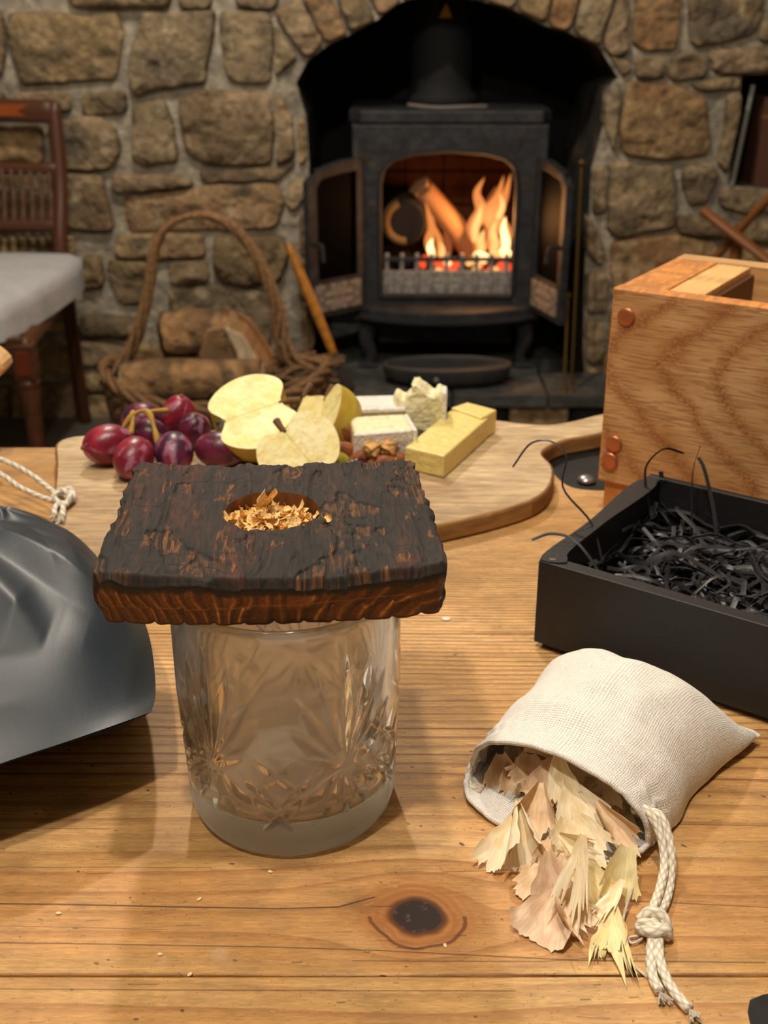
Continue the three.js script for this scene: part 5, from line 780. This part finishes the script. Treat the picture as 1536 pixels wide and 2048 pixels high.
// ---------- black gift box with shredded paper ----------
const BB = { p: [0.0700, 0.4570], turn: -35 * Math.PI / 180, W: 0.185, D: 0.129, H: 0.0455 };
const bbAt = (s, y, b) => { const v = V(s, 0, -b).applyAxisAngle(V(0, 1, 0), BB.turn); return [BB.p[0] + v.x, T + y, -BB.p[1] + v.z]; };
{
  const card = sm({ map: sized(texFromFn(256, 256, (u, v) => { const k = 1 + 0.10 * vn(u * 128, v * 128) + 0.06 * fbm(u * 14, v * 14, 3); return [31 * k, 30 * k, 32 * k]; }), 0.05), bumpMap: sized(bumpCoarse, 0.015), bumpScale: 0.00006, roughness: 0.5 });
  const { W, D, H } = BB, w = 0.0075, bx = thing('gift_box', 'open black card gift box filled with shredded black paper', 'gift box', [BB.p[0], T, -BB.p[1]], BB.turn), lift = 0.0032;
  part(bx, 'front_wall', rbox(W, H - lift, w, 0.0007, [W / 2, lift + (H - lift) / 2, -w / 2]), card); part(bx, 'back_wall', rbox(W, H - lift, w * 0.6, 0.0007, [W / 2, lift + (H - lift) / 2, -D + w * 0.3]), card);
  part(bx, 'left_wall', rbox(w, H - lift, D - w * 1.6 + 0.0004, 0.0006, [w / 2, lift + (H - lift) / 2 - 0.0002, -w - (D - w * 1.6) / 2]), card); part(bx, 'right_wall', rbox(w, H - lift, D - w * 1.6, 0.0006, [W - w / 2, lift + (H - lift) / 2, -w - (D - w * 1.6) / 2]), card);
  part(bx, 'base', rbox(W - 0.006, lift + 0.004, D - 0.006, 0.0006, [W / 2, (lift + 0.004) / 2, -D / 2]), card);
  part(bx, 'corner_flap', tf(plate(spline([[0.0006, 0.0004], [0.004, 0.0003], [0.009, 0.0020], [0.0125, 0.0058], [0.0090, 0.010], [0.0076, 0.05], [0.0076, 0.118], [0.0006, 0.118], [0.0004, 0.05]], 60), H, H + 0.0007, 0.0001), {}), card, 'folded flap over the left rim');
  part(bx, 'scuff', tf(new THREE.SphereGeometry(0.0013, 12, 6), { p: [0.0052, H + 0.0007, -0.0035], s: [1.3, 0.12, 0.7], r: [0, 0.4, 0] }), sm({ color: C(120, 100, 84), roughness: 0.8 }), 'small worn spot');
  part(bx, 'back_tab', rbox(0.0025, 0.0035, 0.0006, 0.0002, [0.0065, H + 0.0012, -D + 0.002], [0, 0, 0.3]), card);
  const strip = sm({ map: sized(texFromFn(64, 64, (u, v) => { const k = 1 + 0.15 * vn(u * 30, v * 30); return [46 * k, 46 * k, 50 * k]; }), 0.5), roughness: 0.42 });
  const R = rng(33), gs = []; const L = (s, y, b) => V(s, y, -b);
  for (let i = 0; i < 620; i++) {
    const s = 0.012 + R() * (W - 0.024), b = 0.012 + R() * (D - 0.024), hy = 0.008 + 0.020 * R() + 0.006 * Math.exp(-(((s - 0.10) / 0.05) ** 2)), a = R() * 6.283, l = 0.014 + R() * 0.026, pts = []; let x = s, z = b, q = a, y = hy;
    for (let k = 0; k < 5; k++) { pts.push(L(clamp(x, 0.0092, W - 0.0092), clamp(y, 0.008, H - 0.006), clamp(z, 0.0092, D - 0.0064))); q += (R() - 0.5) * 1.7; x += Math.cos(q) * l * 0.4; z += Math.sin(q) * l * 0.4; y += (R() - 0.5) * 0.012; }
    gs.push(ribbon(pts, 0.0016 + R() * 0.0009, 14, (R() - 0.5) * 4, [R() - 0.5, 0.8, R() - 0.5]));
  }
  const sh = thing('shredded_paper', 'tangle of black shredded paper strips lying inside the gift box', 'shredded paper', [BB.p[0], T, -BB.p[1]], BB.turn); stuff(sh); stuff(part(sh, 'strips', mergeGeometries(gs), strip));
  const strand = (label, pts, w = 0.0019, tw = 1.2) => one('paper_strand', label, 'paper strip', ribbon(pts, w, 36, tw, [0.3, 0.3, 1]), strip);
  strand('long black strip arching out over the left rim onto the cutting board', [bbAt(0.012, 0.030, 0.045), bbAt(0.0038, H + 0.0018, 0.047), [0.0862, 0.7905, -0.5005], [0.0880, 0.8040, -0.5080], [0.0810, 0.8085, -0.5150], [0.0725, 0.8060, -0.5190], [0.0640, 0.7930, -0.5200]], 0.0011);
  strand('short strip poking out over the box corner at left', [bbAt(0.030, 0.026, 0.020), bbAt(0.014, H - 0.002, 0.022), bbAt(0.005, H + 0.0035, 0.023), bbAt(-0.004, H + 0.0050, 0.019), bbAt(-0.010, H + 0.003, 0.012)], 0.0014, 0.6);
  strand('strip looping up at the back left corner against the oak box', [bbAt(0.012, 0.030, 0.106), bbAt(0.0055, H + 0.002, 0.108), bbAt(0.0045, H + 0.012, 0.110), bbAt(0.012, H + 0.0215, 0.113), bbAt(0.022, H + 0.0210, 0.114)], 0.0019);
  strand('thin strip rising straight up before the oak box front', [bbAt(0.034, 0.020, 0.108), bbAt(0.029, H, 0.113), bbAt(0.0275, H + 0.014, 0.115), bbAt(0.0290, H + 0.026, 0.117)], 0.0012);
  strand('wider strip bent over beside the thin upright one', [bbAt(0.050, 0.018, 0.098), bbAt(0.046, 0.034, 0.105), bbAt(0.0385, H + 0.004, 0.112), bbAt(0.0320, H + 0.0165, 0.115), bbAt(0.0290, H + 0.0195, 0.116)], 0.0024, 0.4);
}

// ---------- muslin pouch of wood shavings ----------
{
  const M0 = [0.0635, 0.3356], BK = [0.1160, 0.4090], ax = V(BK[0] - M0[0], 0, -(BK[1] - M0[1])), LEN = ax.length(); ax.normalize(); const wd = V(-ax.z, 0, ax.x);          // wd: to the right along the mouth (towards the camera side)
  const weave = texFromFn(512, 512, (u, v) => { const a = Math.sin(u * 6.283 * 14), b = Math.sin(v * 6.283 * 14), ch = (Math.floor(u * 28) + Math.floor(v * 28)) % 2, k = 0.92 + 0.08 * (ch ? Math.abs(a) : Math.abs(b)) - (Math.abs(a) < 0.25 && Math.abs(b) < 0.25 ? 0.30 : 0) + 0.05 * fbm(u * 90, v * 12, 2) + 0.04 * fbm(u * 12, v * 90, 2), s = vn(u * 150, v * 150) > 0.9 ? 0.85 : 1; return [250 * k * s, 245 * k * s, 238 * k * s]; });
  const cloth = pm({ map: sized(weave, 0.0225), bumpMap: sized(weave, 0.0225), bumpScale: 0.0008, roughness: 0.95, sheen: 0.2 });
  const hw = (t) => 0.0365 + 0.004 * ss(0, 0.3, t) - 0.0030 * Math.exp(-(((t - 0.42) / 0.16) ** 2)) + 0.0055 * ss(0.62, 1, t);
  const hh = (t) => mix(0.0255, 0.0345, ss(0, 0.45, t)) * Math.pow(1 - ss(0.60, 1.01, t), 0.55) + 0.003;
  const surf = (k, inset) => (u, v) => {        // u round the cross-section (0 right edge, 0.25 top, 0.5 left edge, 0.75 underside), v from mouth to seam
    const a = u * Math.PI * 2, t = v, ca = Math.cos(a), sa = Math.sin(a), w = (hw(t) - inset), h = hh(t) - inset * 1.5, up = sa > 0;
    const x = w * Math.sign(ca) * Math.pow(Math.abs(ca), up ? 0.9 : 0.75), arch = up ? Math.pow(sa, 0.85) : 0;
    let y = T + 0.0012 + inset * 0.4 + (up ? h * arch : 0) + 0.0040 * Math.pow(Math.abs(ca), 2) * ss(0.4, 1, t) + (t < 0.25 ? 0.0035 * Math.pow(Math.abs(ca), 4) * (1 - t * 4) : 0);
    const skew = (up ? -0.04 * arch * (1 - ss(0, 0.4, t)) : -0.20 * Math.pow(Math.abs(sa), 0.8) * (1 - ss(0, 0.5, t)));
    let l = t * LEN + skew * 0.09;
    const ear = Math.pow(Math.abs(ca), 6) * ss(0.85, 1, t) * 0.001; l += ear - 0.0050 * Math.max(0, ca) ** 2 * ss(0.5, 1, t) - 0.003 * (1 - Math.abs(ca)) * ss(0.8, 1, t);
    const P = V(M0[0], 0, -M0[1]).addScaledVector(ax, l).addScaledVector(wd, x);
    const gather = Math.exp(-(((t - 0.11) / 0.06) ** 2)) * Math.pow(Math.abs(ca), 2);
    y += 0.0010 * Math.sin(a * 26 + 4 * Math.sin(a * 3)) * gather * (up ? 1 : 0.3) + (up ? 0.0022 * fbm(P.x * 55 + 3, P.z * 48, 3) * arch + 0.0016 * vn((P.x * 0.7 + P.z) * 90, (P.x - P.z) * 20) * arch * ss(0.1, 0.5, t) + 0.0012 * Math.sin(t * 26 + 5 * vn(u * 6, 2)) * Math.exp(-(((t - 0.25) / 0.14) ** 2)) * arch : 0);
    const pull = 0.0012 * Math.sin(t * 70 + 3 * ca) * gather; P.addScaledVector(wd, pull * Math.sign(ca));
    return [P.x, Math.max(T + 0.0005 + inset * 0.3, y), P.z];
  };
  const po = thing('muslin_pouch', 'white muslin drawstring pouch lying open, spilling wood shavings', 'pouch', [0.09, T, -0.37]);
  const uvq = (u, v) => [u * 0.19, v * 0.092];
  part(po, 'cloth', local(po, weldNormals(grid(150, 90, surf(0, 0), uvq))), cloth); part(po, 'lining', local(po, weldNormals(grid(120, 70, surf(1, 0.0011), uvq))), cloth);
  const hem = []; for (let i = 0; i <= 72; i++) { const q = surf(0, 0.0005)((i % 72) / 72, 0.004); hem.push([q[0], q[1] + 0.0002, q[2]]); } const hemG = weldNormals(new THREE.TubeGeometry(new THREE.CatmullRomCurve3(hem.slice(0, 72).map((p, i) => V(p[0] + 0.0003 * vn(i * 0.9, 1), p[1] + 0.0003 * vn(i * 0.8, 5), p[2] + 0.0004 * vn(i * 0.9, 9))), true), 220, 0.0011, 8, true)); for (let i = 0; i < hemG.attributes.uv.count; i++) hemG.attributes.uv.setXY(i, hemG.attributes.uv.getX(i) * 0.19, hemG.attributes.uv.getY(i) * 0.007); part(po, 'hem', local(po, hemG), cloth, 'rolled hem of the mouth');
  const seam = []; for (let i = 0; i <= 30; i++) { const a = surf(0, 0)(mix(0.0, 0.5, i / 30), 1.0), b = surf(0, 0)(mix(1.0, 0.5, i / 30), 1.0); seam.push([(a[0] + b[0]) / 2, (a[1] + b[1]) / 2, (a[2] + b[2]) / 2]); } part(po, 'back_seam', local(po, sweep(seam, 0.0014, 40, 8)), sm({ color: C(226, 220, 210), roughness: 0.95 }));
  // drawstring
  const ropeT = texFromFn(64, 64, (u, v) => { const t = Math.abs(Math.sin((u * 2 + v * 3) * 6.283)) * Math.abs(Math.sin((u * 2 - v * 3) * 6.283)), k = 0.78 + 0.26 * Math.sqrt(t); return [242 * k, 232 * k, 212 * k]; }), rope = sm({ map: ropeT, bumpMap: ropeT, bumpScale: 0.0007, roughness: 0.95 });
  const ds = thing('drawstring', 'knotted cream cotton drawstring with frayed ends hanging from the pouch', 'drawstring', [0.09, T, -0.28]);
  const sw = (n, pts, r, seg = 46) => part(ds, n, local(ds, sweep(pts, r, seg, 9)), rope), yy = T;
  sw('strand', [[0.0880, yy + 0.0150, -0.3205], [0.0915, yy + 0.0175, -0.3180], [0.0955, yy + 0.0130, -0.3110], [0.0960, yy + 0.0070, -0.3030], [0.0925, yy + 0.0045, -0.2930], [0.0880, yy + 0.0045, -0.2830], [0.0870, yy + 0.0040, -0.2760]], 0.00165);
  sw('strand', [[0.0905, yy + 0.0140, -0.3215], [0.0965, yy + 0.0155, -0.3170], [0.0990, yy + 0.0090, -0.3080], [0.0975, yy + 0.0030, -0.2990], [0.0940, yy + 0.0020, -0.2900], [0.0895, yy + 0.0022, -0.2820], [0.0875, yy + 0.0022, -0.2760]], 0.00165);
  sw('knot', [[0.0830, yy + 0.0028, -0.2800], [0.0865, yy + 0.0062, -0.2805], [0.0905, yy + 0.0050, -0.2790], [0.0912, yy + 0.0025, -0.2765], [0.0880, yy + 0.0052, -0.2745], [0.0840, yy + 0.0050, -0.2765], [0.0825, yy + 0.0026, -0.2775], [0.0850, yy + 0.0050, -0.2730], [0.0895, yy + 0.0052, -0.2735], [0.0910, yy + 0.0022, -0.2740]], 0.0019, 90);
  sw('tail', [[0.0860, yy + 0.0030, -0.2740], [0.0838, yy + 0.0021, -0.2660], [0.0826, yy + 0.0018, -0.2580], [0.0835, yy + 0.0018, -0.2520]], 0.0017, 30); sw('tail', [[0.0878, yy + 0.0030, -0.2740], [0.0862, yy + 0.0022, -0.2640], [0.0870, yy + 0.0018, -0.2550], [0.0890, yy + 0.0018, -0.2490], [0.0908, yy + 0.0018, -0.2455]], 0.0017, 34);
  sw('loop', [[0.0372, yy + 0.0090, -0.3595], [0.0340, yy + 0.0075, -0.3570], [0.0322, yy + 0.0045, -0.3535], [0.0335, yy + 0.0028, -0.3490], [0.0372, yy + 0.0030, -0.3470]], 0.0013, 26);
  sw('loose_thread', [[0.0855, yy + 0.0065, -0.2960], [0.0820, yy + 0.0050, -0.2900], [0.0780, yy + 0.0020, -0.2810], [0.0765, yy + 0.0006, -0.2700], [0.0790, yy + 0.0005, -0.2620], [0.0822, yy + 0.0006, -0.2580]], 0.00042, 40); sw('loose_thread', [[0.0828, yy + 0.0018, -0.2735], [0.0790, yy + 0.0012, -0.2720], [0.0786, yy + 0.0010, -0.2745], [0.0815, yy + 0.0012, -0.2750]], 0.00042, 24);
  const R = rng(18), fr = []; for (let i = 0; i < 40; i++) { const b = i % 2 ? [0.0835, yy + 0.0018, -0.2520] : [0.0908, yy + 0.0018, -0.2455]; fr.push(sweep([b, [b[0] + 0.001 + (R() - 0.5) * 0.0045, yy + 0.0003 + R() * 0.0030, b[2] + 0.0020 + R() * 0.0025]], 0.00028, 3, 4)); } part(ds, 'frayed_end', local(ds, merge(fr)), rope);

  // shavings
  const shT = (a, b, s) => texFromFn(256, 256, (u, v) => { const n = fbm(u * 60 + s, v * 7, 4), m = fbm(u * 5, v * 5 + s, 3), k = 1 + n * 0.09; const c = mix3(a, b, ss(-0.3, 0.4, m)); return [c[0] * k, c[1] * k, c[2] * k]; });
  const mk = (t) => sm({ map: t, bumpMap: t, bumpScale: 0.0001, roughness: 0.72 });
  const cream = mk(shT([250, 234, 200], [240, 216, 170], 1)), yel = mk(shT([248, 232, 180], [240, 218, 154], 5)), pink = mk(shT([236, 206, 174], [218, 182, 150], 9)), beige = mk(shT([244, 218, 182], [228, 194, 154], 13));
  // a shaving: a sector of a thin sheet rolled part of the way round a cone; sg = 1 lies flat, smaller is curled tighter; its rim is ragged
  const fanG = (r0, r1, A, sg, seed, ruf = 0.1) => { const cg = Math.sqrt(1 - sg * sg); return grid(30, 18, (u, v) => {
    const al = (u - 0.5) * 2 * A, rim = ss(0.7, 1, v), edge = 1 - 0.16 * Math.pow(Math.abs(u - 0.5) * 2, 3), rr = mix(r0, r1, v) * (1 + rim * ruf * (vn(u * 7, seed) + 0.7 * vn(u * 23, seed + 4) + 0.5 * vn(u * 60, seed + 8))) * mix(1, edge, v), az = al / sg + 0.10 * vn(v * 4, seed + 2);
    const p = [rr * sg * Math.cos(az), rr * cg, rr * sg * Math.sin(az)], z = p[0] * sg + p[1] * cg, y = -(p[0] * cg - p[1] * sg), wob = 0.0009 * vn(u * 5 + seed, v * 5) * v + 0.0010 * ruf * vn(u * 9 + seed, v * 3) * rim;
    return [p[2], y + wob, z - (r0 + r1) * 0.55]; }, (u, v) => [u * 0.8, v * 0.8]); };
  const shaving = (label, p, r0, r1, A, sg, rot, m, seed, ruf) => { const g = tf(fanG(r0, r1, A, sg, seed, ruf), { r: rot }); g.computeBoundingBox(); const lo = g.boundingBox.min.y; return one('wood_shaving', label, 'wood shaving', g, m, [p[0], T + p[2] - lo, -p[1]]); };
  // p = [x, d, clearance of its lowest point over the table]
  shaving('cone-shaped pale shaving standing at the left below the pouch mouth', [0.0475, 0.3120, 0.0004], 0.0026, 0.0249, 0.80, 0.30, [0.80, 0.05, -0.1], cream, 1, 0.08);
  shaving('narrow folded shaving leaning left of the cone-shaped one', [0.0405, 0.3120, 0.0004], 0.0034, 0.0241, 0.34, 0.40, [0.70, -0.50, 0.3], cream, 22, 0.10);
  shaving('broad triangular pale shaving lying in the pouch mouth', [0.0700, 0.3235, 0.0075], 0.0017, 0.0232, 0.62, 0.72, [0.62, 0.30, -0.05], cream, 3, 0.04);
  shaving('wide cream shaving with a dark crack, middle of the spill', [0.0670, 0.3085, 0.0045], 0.0060, 0.0224, 0.80, 0.66, [0.55, 0.15, -0.1], cream, 5, 0.14);
  shaving('pinkish oval shaving lying farthest to the front left', [0.0525, 0.2800, 0.0004], 0.0017, 0.0232, 0.62, 0.66, [0.38, -0.45, 0.15], pink, 7, 0.05);
  shaving('crinkled beige shaving overlapping the pinkish oval one', [0.0600, 0.2785, 0.0020], 0.0052, 0.0189, 0.85, 0.45, [0.45, 0.55, -0.5], beige, 9, 0.40);
  shaving('upright pinkish petal-shaped shaving behind the crinkled one', [0.0565, 0.2920, 0.0010], 0.0026, 0.0206, 0.50, 0.85, [1.0, 0.15, 0.1], pink, 11, 0.08);
  shaving('yellow translucent shaving bent like a trough, centre front', [0.0690, 0.2935, 0.0010], 0.0026, 0.0215, 0.55, 0.55, [0.60, 0.55, 0.2], yel, 13, 0.06);
  shaving('yellow shaving standing on edge at the right of the spill', [0.0785, 0.2935, 0.0006], 0.0086, 0.0267, 0.36, 0.60, [0.85, -0.30, -0.3], yel, 15, 0.08);
  shaving('ruffled yellowish shaving lying lowest, beside the knot', [0.0725, 0.2705, 0.0004], 0.0086, 0.0292, 0.30, 0.40, [0.25, -0.10, 0.3], yel, 17, 0.45);
  shaving('curled shaving in shade under the left of the pouch mouth', [0.0550, 0.3245, 0.0050], 0.0026, 0.0189, 0.90, 0.40, [0.7, -0.2, 0.2], beige, 19, 0.2);
  shaving('small torn shaving lying on the cloth of the lower lip', [0.0580, 0.3045, 0.0030], 0.0052, 0.0172, 0.60, 0.70, [0.5, -0.3, 0.0], beige, 23, 0.4);
  shaving('slim curl between the yellow shavings, pointing at the camera', [0.0740, 0.2840, 0.0040], 0.0052, 0.0206, 0.20, 0.30, [0.35, -0.6, 0.2], cream, 25, 0.2);
  shaving('small flat flake between the cone and the pinkish shaving', [0.0515, 0.2985, 0.0006], 0.002, 0.016, 0.60, 0.80, [0.4, -0.8, 0.2], beige, 31, 0.15);
  shaving('little pale curl on top of the wide cream shaving', [0.0650, 0.3020, 0.0110], 0.002, 0.014, 0.70, 0.35, [0.5, 0.9, 0.3], cream, 33, 0.2);
  shaving('tight beige roll half inside the pouch at the right', [0.0800, 0.3150, 0.0060], 0.004, 0.022, 0.60, 0.25, [0.6, 0.5, -0.2], beige, 35, 0.15);
  shaving('thin splintered curl standing between pink and yellow shavings', [0.0635, 0.2870, 0.0020], 0.004, 0.020, 0.30, 0.40, [0.9, -0.2, 0.5], cream, 37, 0.5);
  shaving('dusky pink flake deep in the pouch mouth at the left', [0.0585, 0.3345, 0.0070], 0.002, 0.022, 0.60, 0.60, [0.9, -0.3, 0.2], pink, 39, 0.2);
  shaving('pale upright shaving deep in the middle of the pouch mouth', [0.0640, 0.3330, 0.0080], 0.002, 0.021, 0.40, 0.50, [1.0, 0.1, 0.1], cream, 41, 0.15);
  const gs = []; for (let i = 0; i < 90; i++) { const t = 0.02 + R() * 0.55, q = R() * 2 - 1, h = hh(t) * (1 - q * q * 0.9) * 0.66 - 0.0045, w = hw(t) * 0.66, P = V(M0[0], 0, -M0[1]).addScaledVector(ax, t * LEN).addScaledVector(wd, q * w); gs.push(tf(fanG(0.002 + R() * 0.004, 0.014 + R() * 0.010, 0.3 + R() * 0.5, 0.35 + R() * 0.5, i + 40, 0.2), { p: [P.x, T + 0.0035 + Math.max(0, h) * R(), P.z], r: [0.2 + R() * 0.7, (R() - 0.5) * 2.4, R() * 1.0 - 0.5] })); }
  stuff(one('wood_shavings', 'pinkish-brown mass of wood shavings packed inside the muslin pouch', 'wood shavings', mergeGeometries(gs), beige));
}

// ---------- ceiling lamps ----------
{
  const metal = sm({ color: C(170, 168, 164), metalness: 0.7, roughness: 0.35 });
  ['pendant lamp bulb above the middle of the table', 'pendant lamp nearest the camera, left of the table', 'pendant lamp hanging before the stone fireplace'].forEach((label, i) => {
    const [x, y, z, I] = LAMPS[i], t = thing('pendant_lamp', label, 'lamp', [x, y, z]);
    part(t, 'bulb', new THREE.SphereGeometry(0.035, 24, 16), sm({ color: 0x000000, emissive: LAMP_COLOR, emissiveIntensity: 6 })); part(t, 'socket', tf(new THREE.CylinderGeometry(0.016, 0.020, 0.06, 20), { p: [0, 0.066, 0] }), metal); part(t, 'cable', tf(new THREE.CylinderGeometry(0.003, 0.003, 2.395 - y - 0.09, 8), { p: [0, (2.395 - y + 0.09) / 2, 0] }), metal);
    const L = new THREE.PointLight(LAMP_COLOR, I, 0, 2); L.position.set(x, y, z); L.shadow.radius = 1.75; L.shadow.mapSize.set(2048, 2048); scene.add(L);
  });
}
scene.traverse((o) => { if (o.isMesh) { o.castShadow = true; o.receiveShadow = true; } if (o.isLight) o.castShadow = true; });
renderer.render(scene, camera);
